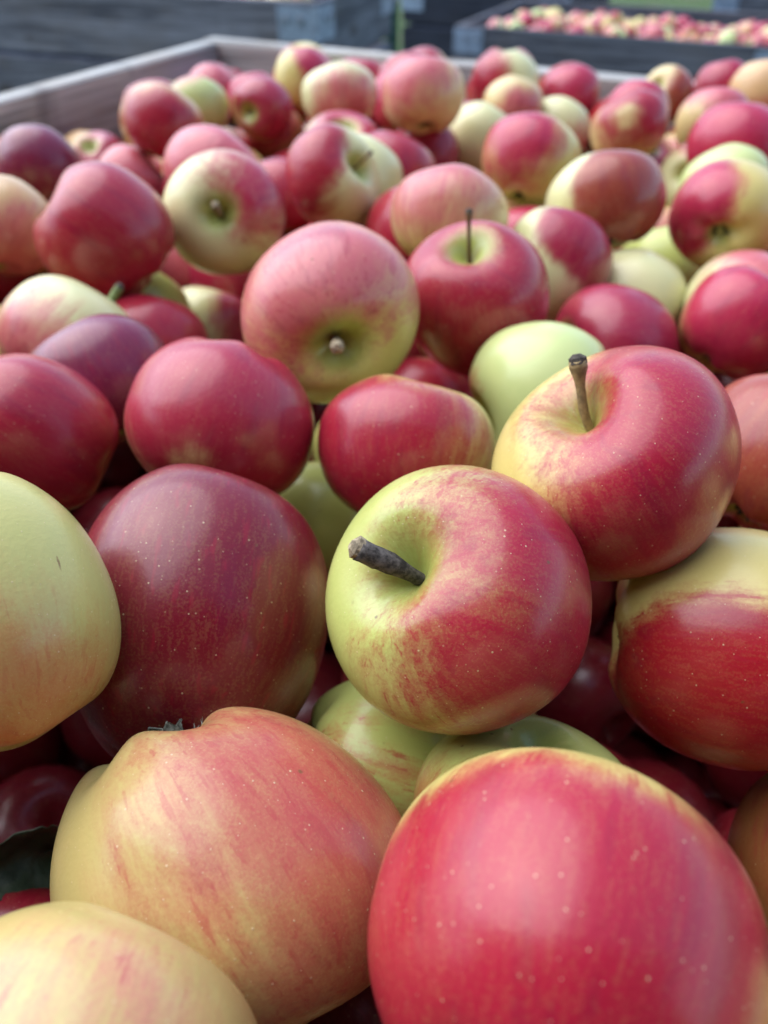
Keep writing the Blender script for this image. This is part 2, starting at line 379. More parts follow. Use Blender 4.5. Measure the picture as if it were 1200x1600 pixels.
def make_bin(label, cx, cy, z0, rz, LX, LY, H, mat, nb=4, t=.022, rims=None):
    """slatted wooden bin, inside LX by LY, top rim at z0 + H"""
    o = empty('wooden_bin', (cx, cy, z0), rz); tag(o, label, 'bin', 'wooden fruit bins')
    bh = (H - .10) / nb
    for i in range(nb):
        zc = H - bh * (i + .5); h = bh - .018 if i else bh - .006
        if i == 0: zc = H - h / 2
        for s in (-1, 1):
            part('board', o, (0, s * (LY / 2 + t / 2), zc), (LX + 2 * t, t, h), mat, 0, .003, .0012)
            part('board', o, (s * (LX / 2 + t / 2), 0, zc), (LY - .001, t, h - .004), mat, math.pi / 2, .003, .0012)
    for i in range(7): part('floor_board', o, (0, (i - 3) * LY / 7, .109), (LX - .002, LY / 7 - .012, .018), WOOD_C)  # darker wood puts the shade of the near bin's gaps into the floor colour
    for i in (-1, 0, 1): part('runner', o, (0, i * (LY / 2 - .05), .0495), (LX, .09, .098), mat)
    tk = .003; wl = .118; bt = .085
    for sx in (-1, 1):
        for sy in (-1, 1):
            for lv, zc in enumerate((H - .055, .10 + bh * .5)):
                X, Y = sx * (LX / 2 + t), sy * (LY / 2 + t)
                V = []; F = []
                a = [(0, 0), (-sx * wl, 0), (-sx * wl, sy * tk), (sx * tk, sy * tk), (sx * tk, -sy * wl), (0, -sy * wl)]
                a = [(X + p[0] + sx * .001, Y + p[1] + sy * .001) for p in a]
                for z in (zc - bt / 2, zc + bt / 2): V += [(p[0], p[1], z) for p in a]
                F = [(0, 1, 7, 6), (1, 2, 8, 7), (2, 3, 9, 8), (3, 4, 10, 9), (4, 5, 11, 10), (5, 0, 6, 11), (6, 7, 8, 9), (6, 9, 10, 11), (3, 2, 1, 0), (5, 4, 3, 0)]
                br = link('corner_bracket', mesh('corner_bracket', V, F), METAL, o)
                for q in (.4, .78):
                    Vb, Fb = tube([(X - sx * wl * q, Y + sy * (tk + .0005), zc + .012), (X - sx * wl * q, Y + sy * (tk + .006), zc + .012)], [.011, .008], 8)
                    link('bolt', mesh('bolt', Vb, Fb), BOLT, br)
                    Vb, Fb = tube([(X + sx * (tk + .0005), Y - sy * wl * q, zc + .012), (X + sx * (tk + .006), Y - sy * wl * q, zc + .012)], [.011, .008], 8)
                    link('bolt', mesh('bolt', Vb, Fb), BOLT, br)
    return o

def make_pallet(label, cx, cy, z0, rz):
    o = empty('pallet', (cx, cy, z0), rz); tag(o, label, 'pallet', 'wooden pallets')
    for i in range(7): part('deck_board', o, (0, (i - 3) * .176, .134), (1.22, .13, .020), WOOD)
    for i in (-1, 0, 1):
        part('stringer_board', o, (i * .56, 0, .113), (1.19, .10, .020), WOOD, math.pi / 2)
        part('bottom_board', o, (i * .56, 0, .0105), (1.19, .10, .020), WOOD, math.pi / 2)
        for j in (-1, 0, 1): part('block', o, (i * .56, j * .54, .062), (.10, .10, .080), WOOD)
    return o

RIM = CAM_Z - .208
BH = .74; LX = LY = 1.20
c0 = COR + VD * LX / 2 - UD * LY / 2
make_bin('weathered wooden bin full of apples that fills the picture', c0.x, c0.y, RIM - BH, -AL, LX, LY, BH, WOOD, t=.030)
make_pallet('upper pallet carrying the nearest apple bin', c0.x, c0.y, .145, -AL)
make_pallet('lower pallet on the ground under the nearest apple bin', c0.x, c0.y, .0, -AL)

def gp(px, py, drop):
    """photo pixel on the level drop metres below the camera"""
    z = drop / (math.cos(PITCH) * (py + 216) / 1250.0)
    return Vector(((px - 600) / 1250.0 * z, (z - drop * math.sin(PITCH)) / math.cos(PITCH)))
def axes(r): return Vector((math.cos(r), math.sin(r))), Vector((-math.sin(r), math.cos(r)))
# bin at the upper left, its near right top corner at pixel (492,2)
r1 = -math.radians(19); H1 = .80; x1, y1 = axes(r1); k1 = gp(494, 3, CAM_Z - (.145 + H1)); e = .022
c1 = k1 - x1 * (.6 + e) + y1 * (.30 + e)
make_bin('grey slatted bin at the upper left with a pale metal bracket on its corner', c1.x, c1.y, .145, r1, 1.2, .60, H1, WOOD_B)
make_pallet('pallet under the grey bin at the upper left', c1.x, c1.y, .0, r1)
# bin of apples at the upper right, near left top corner at pixel (712,38)
r2 = -AL + math.radians(1); x2, y2 = axes(r2); k2 = gp(712, 38, CAM_Z - .74)
c2 = k2 + x2 * (.6 + e) + y2 * (.40 + e)
make_bin('grey bin heaped with small blurred apples at the upper right', c2.x, c2.y, 0, r2, 1.2, .80, .74, WOOD_C)
# dark bin behind, left of it
k3 = k2 + y2 * 1.0 - x2 * .68; c3 = k3 + x2 * (.4 + e) + y2 * (.5 + e)
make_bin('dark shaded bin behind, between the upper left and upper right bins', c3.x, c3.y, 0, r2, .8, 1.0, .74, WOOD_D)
c4 = c2 + x2 * .75 + y2 * 1.75
make_bin('distant bin at the top right edge behind the bin of small apples', c4.x, c4.y, 0, r2 + .06, 1.2, 1.0, .74, WOOD_B)
# unseen shed, added to block sky light and reflections from behind the camera
sh = empty('sky_block_shed', (-.6, -2.0, 0), math.radians(-10)); tag(sh, 'unseen dark timber shed added behind the camera to block sky light', 'shed')
SKY_BLOCK = wood('sky_block_wood', (.17, .13, .10), (.06, .048, .04), (.14, .09, .055))
for i in range(30): part('sky_block_plank', sh, ((i - 14.5) * .30, 0, 1.35), (.29, .035, 2.7), SKY_BLOCK, 0, .004)
part('sky_block_wall', sh, (-4.52, -2.0, 1.35), (3.9, .05, 2.7), SKY_BLOCK, math.pi / 2); part('sky_block_wall', sh, (4.52, -2.0, 1.35), (3.9, .05, 2.7), SKY_BLOCK, math.pi / 2)
rfm = part('sky_block_roof', sh, (0, -1.10, 3.01), (9.6, 5.0, .08), SKY_BLOCK); rfm.rotation_euler = (math.radians(-7), 0, 0)
# green upright between the bins
gpost = empty('green_post', (*gp(606, 62, CAM_Z - .55), 0)); gq = gp(612, 40, .45)
gpost.location = (gq.x, gq.y, 0); tag(gpost, 'narrow dark green upright post between the background bins', 'post')
GREEN = plain('green_paint', (.012, .085, .06), .5, 0, .4, 50)
part('upright', gpost, (0, 0, .43), (.045, .045, .86), GREEN); part('foot_plate', gpost, (0, 0, .006), (.16, .16, .010), GREEN)
part('cap', gpost, (0, 0, .885), (.05, .05, .05), BOLT)

# ------------------------------------------------------------------ apples of the near bin
# rows: centre from the lens, radius, 3x3 orientation, local blush direction, threshold, ground, red, shape and skin options, label
APPLES = [
    {'c': [0.02173, 0.16174, -0.1645], 'R': 0.03751, 'M': [[0.8329, 0.0429, -0.5518], [-0.2568, 0.9131, -0.3166], [0.4903, 0.4054, 0.7715]], 'seed': 3, 'bd': [0.974, -0.196, -0.116], 'th': -0.02, 'g': 'G', 'r': 'c', 'asp': 0.86, 'tp': 0.07, 'o': {'soft': 0.85, 'stem': (0.3, [-0.492, 0.226, 0.841], 0.08, 'bark'), 'streak': 1.0, 'pitg': 0.65, 'pit': 0.36}, 'label': 'blushed apple in the middle foreground with a thick dark woody stem pointing left'},
    {'c': [0.07272, 0.20516, -0.14861], 'R': 0.0384, 'M': [[-0.4662, -0.6851, -0.5597], [0.8334, -0.5524, -0.0181], [-0.2967, -0.4749, 0.8285]], 'seed': 10, 'bd': [-0.949, -0.243, 0.2], 'th': 0.02, 'g': 'Y', 'r': 'c', 'asp': 0.84, 'tp': 0.08, 'o': {'soft': 0.5, 'stem': (0.32, [0.183, -0.548, 0.816], 0.044, 'knob'), 'pitg': 0.55, 'pit': 0.38}, 'label': 'large pink and yellow apple with an upright knobbly light brown stem, right of centre'},
    {'c': [0.10887, 0.17169, -0.19577], 'R': 0.03792, 'M': [[0.104, 0.2475, 0.9633], [0.0196, 0.9678, -0.2508], [-0.9944, 0.045, 0.0958]], 'seed': 17, 'bd': [0.131, -0.991, -0.034], 'th': 0.16, 'g': 'Y', 'r': 'r', 'asp': 0.98, 'tp': 0.06, 'o': {'lobe': 0.012, 'soft': 0.32, 'pitg': 0.2, 'basin': 0.18, 'cal': 0.65, 'spin': 4.0, 'streak': 1.2, 'calyx': 1}, 'label': 'apple cut off by the right edge, yellow above and glossy red below'},
    {'c': [0.03331, 0.0645, -0.15782], 'R': 0.03629, 'M': [[0.6828, -0.6714, 0.2882], [-0.1993, 0.2083, 0.9575], [-0.7029, -0.7113, 0.0084]], 'seed': 24, 'bd': [-0.597, 0.058, -0.8], 'th': 0.16, 'g': 'Y', 'r': 'r3', 'asp': 0.9, 'tp': 0.05, 'o': {'soft': 0.28, 'lobe': 0.05, 'pitg': 0.2, 'D0': 0.072, 'pd': 1, 'streak': 1.2, 'patch': ([0.351, -0.893, -0.282], 0.5, 0.55, 0.9), 'calyx': 1}, 'label': 'huge glossy red apple with a yellow top in the bottom right corner'},
    {'c': [-0.03937, 0.10444, -0.2033], 'R': 0.04224, 'M': [[0.6509, -0.5499, 0.5235], [-0.0014, -0.6904, -0.7235], [0.7592, 0.4702, -0.4501]], 'seed': 31, 'bd': [0.976, 0.007, 0.218], 'th': 0.42, 'g': 'Y3', 'r': 'cone2', 'asp': 1.02, 'tp': 0.12, 'o': {'soft': 1.1, 'lobe': 0.06, 'streak': 0.75, 'pitg': 0.2, 'spot': ([0.418, 0.683, -0.6], 0.022, 0.5, [-0.155, 0.324, 0.933]), 'basin': 0.34, 'bw': 0.36, 'D0': 0.086, 'cal': 1.9, 'spin': 0.9, 'calyx': 2}, 'label': 'tall conical yellow and pink streaked apple with its fuzzy grey calyx facing up'},
    {'c': [-0.05574, 0.04245, -0.17158], 'R': 0.03479, 'M': [[0.9255, 0.2941, 0.2388], [-0.2175, -0.1036, 0.9706], [0.3101, -0.9502, -0.0319]], 'seed': 38, 'bd': [0.259, -0.941, -0.218], 'th': 1.05, 'g': 'Y3', 'r': 'p', 'asp': 0.9, 'tp': 0.08, 'o': {'soft': 0.8, 'calyx': 1}, 'label': 'blurred yellow apple with faint pink patches in the bottom left corner'},
    {'c': [-0.10537, 0.14737, -0.15183], 'R': 0.03295, 'M': [[0.1897, -0.9353, 0.2986], [-0.5774, -0.3523, -0.7366], [0.7941, -0.0327, -0.6068]], 'seed': 45, 'bd': [0.593, -0.112, 0.798], 'th': 0.95, 'g': 'G3', 'r': 'o', 'asp': 1.2, 'tp': 0.1, 'o': {'soft': 0.7, 'spot': ([0.699, -0.714, 0.046], 0.018, 9.0, [-0.085, 0.085, 0.993]), 'lobe': 0.05, 'streak': 0.6, 'bw': 0.42, 'basin': 0.3, 'calyx': 2}, 'label': 'yellow green apple with thin brown scratches, cut off by the left edge'},
    {'c': [-0.06086, 0.18085, -0.1955], 'R': 0.04219, 'M': [[-0.904, -0.423, 0.0617], [0.2209, -0.3386, 0.9147], [-0.366, 0.8405, 0.3995]], 'seed': 52, 'bd': [-0.61, 0.731, -0.306], 'th': -1.7, 'g': 'Y', 'r': 'd2', 'asp': 1.16, 'tp': 0.11, 'o': {'soft': 0.3, 'streak': 1.2, 'lobe': 0.04, 'pitg': 0.15, 'spin': 2.5, 'D0': 0.083, 'calyx': 1}, 'label': 'large dark crimson apple with violet streaks between the yellow and centre apples'},
    {'c': [-0.06482, 0.27312, -0.17463], 'R': 0.03754, 'M': [[0.9591, -0.1421, -0.2449], [-0.2722, -0.7008, -0.6594], [-0.0779, 0.6991, -0.7108]], 'seed': 59, 'bd': [0.346, 0.872, -0.347], 'th': -0.45, 'g': 'O', 'r': 'c3', 'asp': 0.84, 'tp': 0.06, 'o': {'soft': 0.8, 'patch': ([0.1, 0.755, 0.647], 0.955, 0.07, -0.45), 'streak': 1.1, 'calyx': 1}, 'label': 'rose red apple with one pale spot low on its front, above the dark crimson apple'},
    {'c': [0.00868, 0.26301, -0.18315], 'R': 0.03585, 'M': [[-0.9027, -0.4009, 0.1563], [0.3876, -0.6001, 0.6997], [-0.1867, 0.6922, 0.6971]], 'seed': 66, 'bd': [0.319, 0.775, -0.546], 'th': -0.02, 'g': 'Y', 'r': 'c', 'asp': 0.8, 'tp': 0.06, 'o': {'soft': 0.7, 'calyx': 1}, 'label': 'red apple with golden patches directly above and behind the thick stemmed apple'},
    {'c': [0.07602, 0.3298, -0.19654], 'R': 0.03644, 'M': [[-0.0693, -0.3395, -0.938], [-0.575, 0.782, -0.2406], [0.8152, 0.5227, -0.2494]], 'seed': 73, 'bd': [-0.144, 0.092, 0.985], 'th': 0.85, 'g': 'C2', 'r': 'o', 'asp': 0.92, 'tp': 0.08, 'o': {'soft': 0.25, 'calyx': 1}, 'label': 'plain pale green apple behind the upright light brown stem'},
    {'c': [0.12968, 0.41229, -0.21493], 'R': 0.03573, 'M': [[-0.2548, -0.13, -0.9582], [0.9479, -0.2293, -0.221], [-0.191, -0.9646, 0.1816]], 'seed': 80, 'bd': [-0.577, -0.428, 0.696], 'th': -0.3, 'g': 'O', 'r': 'm', 'asp': 0.95, 'tp': 0.08, 'o': {'soft': 0.5}, 'label': 'dull red apple with its wrinkled hollow turned left, behind the plain green apple'},
    {'c': [0.1967, 0.41006, -0.1988], 'R': 0.03054, 'M': [[-0.8128, 0.0036, 0.5826], [0.2137, -0.9284, 0.3039], [0.542, 0.3715, 0.7538]], 'seed': 87, 'bd': [0.033, 0.924, 0.381], 'th': -0.3, 'g': 'Y', 'r': 'c2', 'asp': 0.95, 'tp': 0.06, 'o': {'soft': 0.375, 'calyx': 1}, 'label': 'shiny crimson apple with a yellow lower left side at the right edge'},
    {'c': [0.15977, 0.26513, -0.18814], 'R': 0.03469, 'M': [[0.6013, 0.5642, 0.5658], [-0.7905, 0.3164, 0.5245], [0.1169, -0.7626, 0.6362]], 'seed': 94, 'bd': [0.454, -0.891, -0.011], 'th': -1.4, 'g': 'Y', 'r': 'b', 'asp': 0.9, 'tp': 0.06, 'o': {'soft': 0.6, 'calyx': 1}, 'label': 'brick red apple at the right edge behind the pink apple with upright stem'},
    {'c': [-0.02491, 0.34229, -0.16088], 'R': 0.0397, 'M': [[-0.5358, -0.826, 0.1752], [-0.044, -0.1799, -0.9827], [0.8432, -0.5343, 0.06]], 'seed': 101, 'bd': [0.971, -0.212, 0.109], 'th': 0.12, 'g': 'Y', 'r': 'p', 'asp': 0.95, 'tp': 0.06, 'o': {'soft': 0.9, 'stem': (0.3, [0.302, -0.072, 0.951], 0.055, 'stub'), 'pitg': 1.0, 'streak': 1.1, 'pit': 0.33}, 'label': 'pink and yellow apple showing a green hollow with a short stub stem at its centre'},
    {'c': [0.04886, 0.39345, -0.18029], 'R': 0.0378, 'M': [[-0.1861, 0.9659, -0.1799], [-0.9226, -0.2347, -0.3061], [-0.3379, 0.109, 0.9349]], 'seed': 108, 'bd': [0.815, 0.308, 0.49], 'th': -0.43000000000000005, 'g': 'C', 'r': 'c', 'asp': 1.1, 'tp': 0.12, 'o': {'soft': 0.5, 'stem': (0.4, [-0.598, -0.009, 0.801], 0.032, 'thin'), 'pitg': 0.9}, 'label': 'deep red apple with a thin straight brown stem standing upright'},
    {'c': [0.1053, 0.47727, -0.19231], 'R': 0.03288, 'M': [[0.7846, -0.3925, 0.4799], [0.1982, 0.8923, 0.4056], [-0.5874, -0.2232, 0.7779]], 'seed': 115, 'bd': [0.131, -0.772, 0.622], 'th': 0.35, 'g': 'C', 'r': 'm', 'asp': 1.0, 'tp': 0.05, 'o': {'soft': 0.22, 'calyx': 1}, 'label': 'magenta apple with a pale green panel on its left, right of the straight stemmed apple'},
    {'c': [0.15901, 0.49088, -0.22173], 'R': 0.03308, 'M': [[-0.913, -0.3264, 0.2446], [0.406, -0.669, 0.6226], [-0.0396, 0.6678, 0.7433]], 'seed': 122, 'bd': [-0.512, -0.032, -0.859], 'th': 0.87, 'g': 'C', 'r': 'p', 'asp': 0.92, 'tp': 0.05, 'o': {'soft': 0.5, 'calyx': 1}, 'label': 'small pale cream green apple below the half cream half dark red apple'},
    {'c': [0.19591, 0.50972, -0.27192], 'R': 0.03692, 'M': [[0.4436, 0.895, 0.0467], [-0.6275, 0.2729, 0.7292], [0.6399, -0.3528, 0.6827]], 'seed': 129, 'bd': [0.667, -0.673, -0.32], 'th': -1.5, 'g': 'Y', 'r': 'm', 'asp': 0.9, 'tp': 0.05, 'o': {'calyx': 1}, 'label': 'sliver of dark purple apple wedged under the small pale cream green apple'},
    {'c': [0.14447, 0.53285, -0.1729], 'R': 0.03784, 'M': [[0.2147, -0.9574, -0.1933], [0.8509, 0.0862, 0.5182], [-0.4794, -0.2757, 0.8331]], 'seed': 136, 'bd': [-0.764, -0.577, -0.287], 'th': 0.15, 'g': 'C', 'r': 'b', 'asp': 0.8, 'tp': 0.04, 'o': {'soft': 0.22, 'calyx': 1}, 'label': 'oval apple, left half cream yellow and right half dark brick red'},
    {'c': [0.22727, 0.53913, -0.18381], 'R': 0.0357, 'M': [[-0.7716, 0.5022, 0.3905], [0.2303, -0.3516, 0.9074], [0.593, 0.7901, 0.1556]], 'seed': 143, 'bd': [0.834, -0.097, -0.543], 'th': 0.47, 'g': 'Y', 'r': 'c2', 'asp': 0.92, 'tp': 0.05, 'o': {'soft': 0.3125, 'basin': 0.3, 'calyx': 1}, 'label': 'red and yellow apple with its dark calyx facing the camera, near the right edge'},
    {'c': [0.22242, 0.46366, -0.2146], 'R': 0.03493, 'M': [[0.741, 0.3034, 0.5991], [-0.6111, 0.6745, 0.4143], [-0.2784, -0.6731, 0.6851]], 'seed': 150, 'bd': [-0.125, -0.744, 0.656], 'th': 0.5700000000000001, 'g': 'C', 'r': 'p', 'asp': 0.9, 'tp': 0.05, 'o': {'soft': 0.5, 'calyx': 1}, 'label': 'cream yellow apple with a faint pink top peeking over the shiny crimson one'},
    {'c': [0.03852, 0.48678, -0.1668], 'R': 0.03667, 'M': [[-0.7682, -0.6248, 0.1398], [0.6052, -0.6373, 0.4771], [-0.209, 0.4511, 0.8677]], 'seed': 157, 'bd': [-0.076, 0.763, 0.642], 'th': 0.42, 'g': 'Y2', 'r': 'p', 'asp': 0.76, 'tp': 0.04, 'o': {'soft': 1.0, 'calyx': 1}, 'label': 'pale peach and yellow apple right behind the straight brown stem'},
    {'c': [0.02541, 0.54567, -0.19949], 'R': 0.03887, 'M': [[0.1774, 0.9841, -0.0003], [-0.7673, 0.1385, 0.6261], [0.6162, -0.1109, 0.7797]], 'seed': 164, 'bd': [0.665, -0.696, -0.271], 'th': -0.48, 'g': 'O', 'r': 'c', 'asp': 0.9, 'tp': 0.05, 'o': {'soft': 0.5, 'calyx': 1}, 'label': 'red apple mostly hidden behind the pale peach apple, on its left'},
    {'c': [0.11325, 0.6512, -0.17938], 'R': 0.03864, 'M': [[0.6193, -0.7376, 0.2691], [0.6325, 0.6718, 0.3856], [-0.4652, -0.0686, 0.8825]], 'seed': 171, 'bd': [-0.981, 0.179, 0.074], 'th': 0.5, 'g': 'Y', 'r': 'c2', 'asp': 0.86, 'tp': 0.06, 'o': {'soft': 0.5, 'calyx': 1}, 'label': 'apple with a pink top, yellow green right side and red lower left corner'},
    {'c': [0.09337, 0.8467, -0.21837], 'R': 0.03552, 'M': [[-0.9636, 0.1932, 0.1846], [-0.1064, -0.9111, 0.3983], [0.2451, 0.3642, 0.8985]], 'seed': 178, 'bd': [-0.266, -0.947, 0.18], 'th': 0.72, 'g': 'C', 'r': 'p', 'asp': 1.0, 'tp': 0.05, 'o': {'soft': 0.5, 'calyx': 1}, 'label': 'plain pale yellow green apple left of the pink topped yellow green apple'},
    {'c': [0.03524, 0.78457, -0.16106], 'R': 0.0372, 'M': [[0.8826, 0.4576, -0.1083], [-0.3535, 0.7976, 0.4887], [0.31, -0.3931, 0.8657]], 'seed': 185, 'bd': [-0.023, -0.752, 0.659], 'th': 0.3, 'g': 'Y2', 'r': 'p2', 'asp': 0.82, 'tp': 0.04, 'o': {'soft': 0.875, 'calyx': 1}, 'label': 'large blurred rose apple with yellow underside, standing highest in the back middle'},
    {'c': [0.02013, 0.93435, -0.1979], 'R': 0.03693, 'M': [[-0.3698, -0.9291, -0.0035], [0.7988, -0.3198, 0.5095], [-0.4745, 0.1856, 0.8605]], 'seed': 192, 'bd': [-0.795, 0.563, 0.226], 'th': -0.93, 'g': 'O', 'r': 'c2', 'asp': 0.9, 'tp': 0.05, 'o': {'soft': 0.5, 'calyx': 1}, 'label': 'bright magenta apple peeking out left of the large blurred rose apple'},
    {'c': [-0.04206, 0.84672, -0.17502], 'R': 0.03747, 'M': [[-0.2829, 0.9555, -0.0838], [-0.8988, -0.2335, 0.371], [0.3349, 0.1803, 0.9248]], 'seed': 199, 'bd': [0.443, 0.443, -0.779], 'th': 0.3, 'g': 'C', 'r': 'p2', 'asp': 0.78, 'tp': 0.05, 'o': {'soft': 0.75, 'calyx': 1}, 'label': 'apple cream above and pink below, back left of the large blurred rose apple'},
    {'c': [-0.09234, 1.02888, -0.19448], 'R': 0.03299, 'M': [[0.8009, -0.5361, 0.2667], [0.4259, 0.8231, 0.3756], [-0.4209, -0.1873, 0.8876]], 'seed': 206, 'bd': [-0.077, -0.568, 0.819], 'th': 0.45, 'g': 'Y', 'r': 'c2', 'asp': 0.95, 'tp': 0.05, 'o': {'soft': 0.375, 'calyx': 1}, 'label': 'pink topped green sided apple standing against the brown back board'},
    {'c': [-0.03588, 0.5755, -0.17133], 'R': 0.03384, 'M': [[-0.641, -0.1583, 0.7511], [-0.345, -0.8147, -0.4661], [0.6857, -0.5579, 0.4676]], 'seed': 213, 'bd': [0.904, 0.356, -0.237], 'th': 0.22, 'g': 'C', 'r': 'c', 'asp': 0.84, 'tp': 0.07, 'o': {'soft': 0.4375, 'stem': (0.36, [0.051, -0.426, 0.903], 0.026, 'thin'), 'pitg': 0.9, 'pit': 0.38}, 'label': 'red and green apple with a hollow and thin dark stem on its upper right'},
    {'c': [-0.02305, 0.63523, -0.19096], 'R': 0.03537, 'M': [[0.5644, 0.799, 0.2075], [-0.7293, 0.3647, 0.5789], [0.3869, -0.478, 0.7885]], 'seed': 220, 'bd': [-0.829, 0.459, 0.32], 'th': 0.62, 'g': 'C', 'r': 'p', 'asp': 0.95, 'tp': 0.05, 'o': {'soft': 0.5, 'calyx': 1}, 'label': 'pale cream green apple directly behind the thin dark sideways stem'},
    {'c': [-0.03631, 0.75695, -0.20503], 'R': 0.03774, 'M': [[0.1399, -0.9853, 0.0981], [0.8999, 0.0852, -0.4277], [0.4131, 0.1481, 0.8986]], 'seed': 227, 'bd': [-0.16, -0.472, 0.867], 'th': 0.22, 'g': 'C', 'r': 'c2', 'asp': 0.85, 'tp': 0.05, 'o': {'pitg': 0.9, 'soft': 0.5}, 'label': 'pink apple with cream hollow on top, behind the sideways stemmed apple'},
    {'c': [0.00369, 0.69774, -0.20826], 'R': 0.03973, 'M': [[-0.7733, 0.5999, 0.2052], [-0.4037, -0.7154, 0.5703], [0.4889, 0.3582, 0.7954]], 'seed': 234, 'bd': [0.418, 0.906, -0.066], 'th': -0.8300000000000001, 'g': 'O', 'r': 'c', 'asp': 0.9, 'tp': 0.05, 'o': {'soft': 0.5, 'calyx': 1}, 'label': 'rosy magenta apple left of the deep crimson one and behind the pale cream green apple'},
    {'c': [0.03991, 0.8112, -0.21926], 'R': 0.03232, 'M': [[0.9917, 0.1285, -0.0048], [-0.1041, 0.8242, 0.5566], [0.0755, -0.5515, 0.8307]], 'seed': 241, 'bd': [0.073, -0.945, -0.32], 'th': -1.5499999999999998, 'g': 'O', 'r': 'm', 'asp': 0.95, 'tp': 0.05, 'o': {'calyx': 1}, 'label': 'small deep crimson apple left of the plain pale yellow green apple'},
    {'c': [-0.12229, 0.97077, -0.23897], 'R': 0.03384, 'M': [[-0.5858, -0.7706, -0.2509], [-0.7985, 0.6018, 0.0158], [0.1389, 0.2096, -0.9679]], 'seed': 248, 'bd': [0.742, 0.197, -0.641], 'th': 0.22, 'g': 'O2', 'r': 'c', 'asp': 0.95, 'tp': 0.1, 'o': {'soft': 0.625, 'D0': 0.063, 'calyx': 1}, 'label': 'orange brown apple with a pink top and grey calyx up, left of the back rows'},
    {'c': [-0.12875, 0.92523, -0.20291], 'R': 0.03061, 'M': [[-0.0854, 0.8817, -0.4641], [-0.0047, -0.4662, -0.8847], [-0.9963, -0.0734, 0.044]], 'seed': 255, 'bd': [-0.73, 0.683, -0.034], 'th': -0.35, 'g': 'Y', 'r': 'm', 'asp': 0.9, 'tp': 0.05, 'o': {'soft': 0.45, 'pitg': 1.0, 'D0': 0.068}, 'label': 'magenta apple with its green hollow turned left, before the back left corner'},
    {'c': [-0.19565, 0.92759, -0.20129], 'R': 0.03075, 'M': [[0.4782, -0.8623, 0.1669], [0.7582, 0.5012, 0.4171], [-0.4433, -0.0729, 0.8934]], 'seed': 262, 'bd': [-0.477, -0.024, 0.879], 'th': 0.84, 'g': 'C2', 'r': 'p', 'asp': 0.92, 'tp': 0.05, 'o': {'soft': 0.5, 'calyx': 1}, 'label': 'pale lime apple tucked behind the red apple beside the left side board'},
    {'c': [-0.22102, 1.13749, -0.23044], 'R': 0.03347, 'M': [[-0.7491, -0.1144, 0.6525], [-0.6195, 0.4697, -0.6289], [-0.2346, -0.8754, -0.4228]], 'seed': 269, 'bd': [0.032, -0.999, -0.034], 'th': -0.18, 'g': 'O', 'r': 'p2', 'asp': 0.95, 'tp': 0.05, 'o': {'pitg': 0.9, 'soft': 0.5}, 'label': 'rose apple nearest to the back left corner of the bin'},
    {'c': [-0.16493, 1.10915, -0.23304], 'R': 0.03355, 'M': [[0.886, 0.4631, 0.0232], [-0.4079, 0.7546, 0.514], [0.2205, -0.4649, 0.8575]], 'seed': 276, 'bd': [0.599, -0.8, 0.033], 'th': -0.88, 'g': 'O', 'r': 'c2', 'asp': 0.9, 'tp': 0.05, 'o': {'soft': 0.5, 'calyx': 1}, 'label': 'small pink apple peeking between the corner rose apple and the magenta one'},
    {'c': [-0.19316, 0.75896, -0.17834], 'R': 0.03383, 'M': [[-0.4294, -0.8763, 0.2185], [0.8413, -0.3002, 0.4496], [-0.3284, 0.3769, 0.8661]], 'seed': 283, 'bd': [-0.656, 0.17, -0.735], 'th': -0.03, 'g': 'O', 'r': 'c', 'asp': 0.92, 'tp': 0.06, 'o': {'soft': 0.5, 'calyx': 1}, 'label': 'red apple with a pale orange top standing beside the grey left side board'},
    {'c': [-0.12817, 0.62682, -0.18505], 'R': 0.0386, 'M': [[-0.2877, 0.861, 0.4194], [-0.6007, -0.5033, 0.6212], [0.746, -0.0733, 0.662]], 'seed': 290, 'bd': [0.817, 0.51, -0.27], 'th': -0.35, 'g': 'O', 'r': 'p2', 'asp': 0.8, 'tp': 0.05, 'o': {'soft': 0.75, 'calyx': 1}, 'label': 'wide rose pink apple behind the apple whose hollow faces the camera'},
    {'c': [-0.10242, 0.518, -0.17499], 'R': 0.03747, 'M': [[0.975, -0.2122, 0.0661], [0.1343, 0.3256, -0.9359], [0.177, 0.9214, 0.346]], 'seed': 297, 'bd': [0.879, 0.435, 0.196], 'th': 0.42, 'g': 'C', 'r': 'c2', 'asp': 0.9, 'tp': 0.05, 'o': {'soft': 0.6875, 'stem': (0.22, [-0.009, 0.305, 0.952], 0.05, 'stub'), 'pitg': 0.85, 'pit': 0.38}, 'label': 'pink and cream apple with its deep hollow facing straight at the camera'},
    {'c': [-0.11346, 0.59988, -0.25272], 'R': 0.03919, 'M': [[-0.8552, -0.2297, 0.4647], [0.5107, -0.5267, 0.6795], [0.0887, 0.8184, 0.5677]], 'seed': 304, 'bd': [-0.55, 0.835, 0.005], 'th': -1.1, 'g': 'O', 'r': 'm', 'asp': 0.9, 'tp': 0.05, 'o': {'soft': 0.4, 'calyx': 1}, 'label': 'purplish rose apple below the one whose hollow faces the camera'},
    {'c': [-0.12848, 0.53426, -0.26575], 'R': 0.03593, 'M': [[0.546, 0.8328, 0.0908], [-0.6085, 0.3197, 0.7263], [0.5759, -0.4518, 0.6813]], 'seed': 311, 'bd': [0.657, 0.746, 0.108], 'th': 0.47, 'g': 'C', 'r': 'c2', 'asp': 0.84, 'tp': 0.05, 'o': {'soft': 0.375, 'patch': ([-0.079, -0.831, -0.55], 0.55, 0.25, 0.9), 'calyx': 1}, 'label': 'apple with cream middle, red left and magenta right end, left of the stub stemmed apple'},
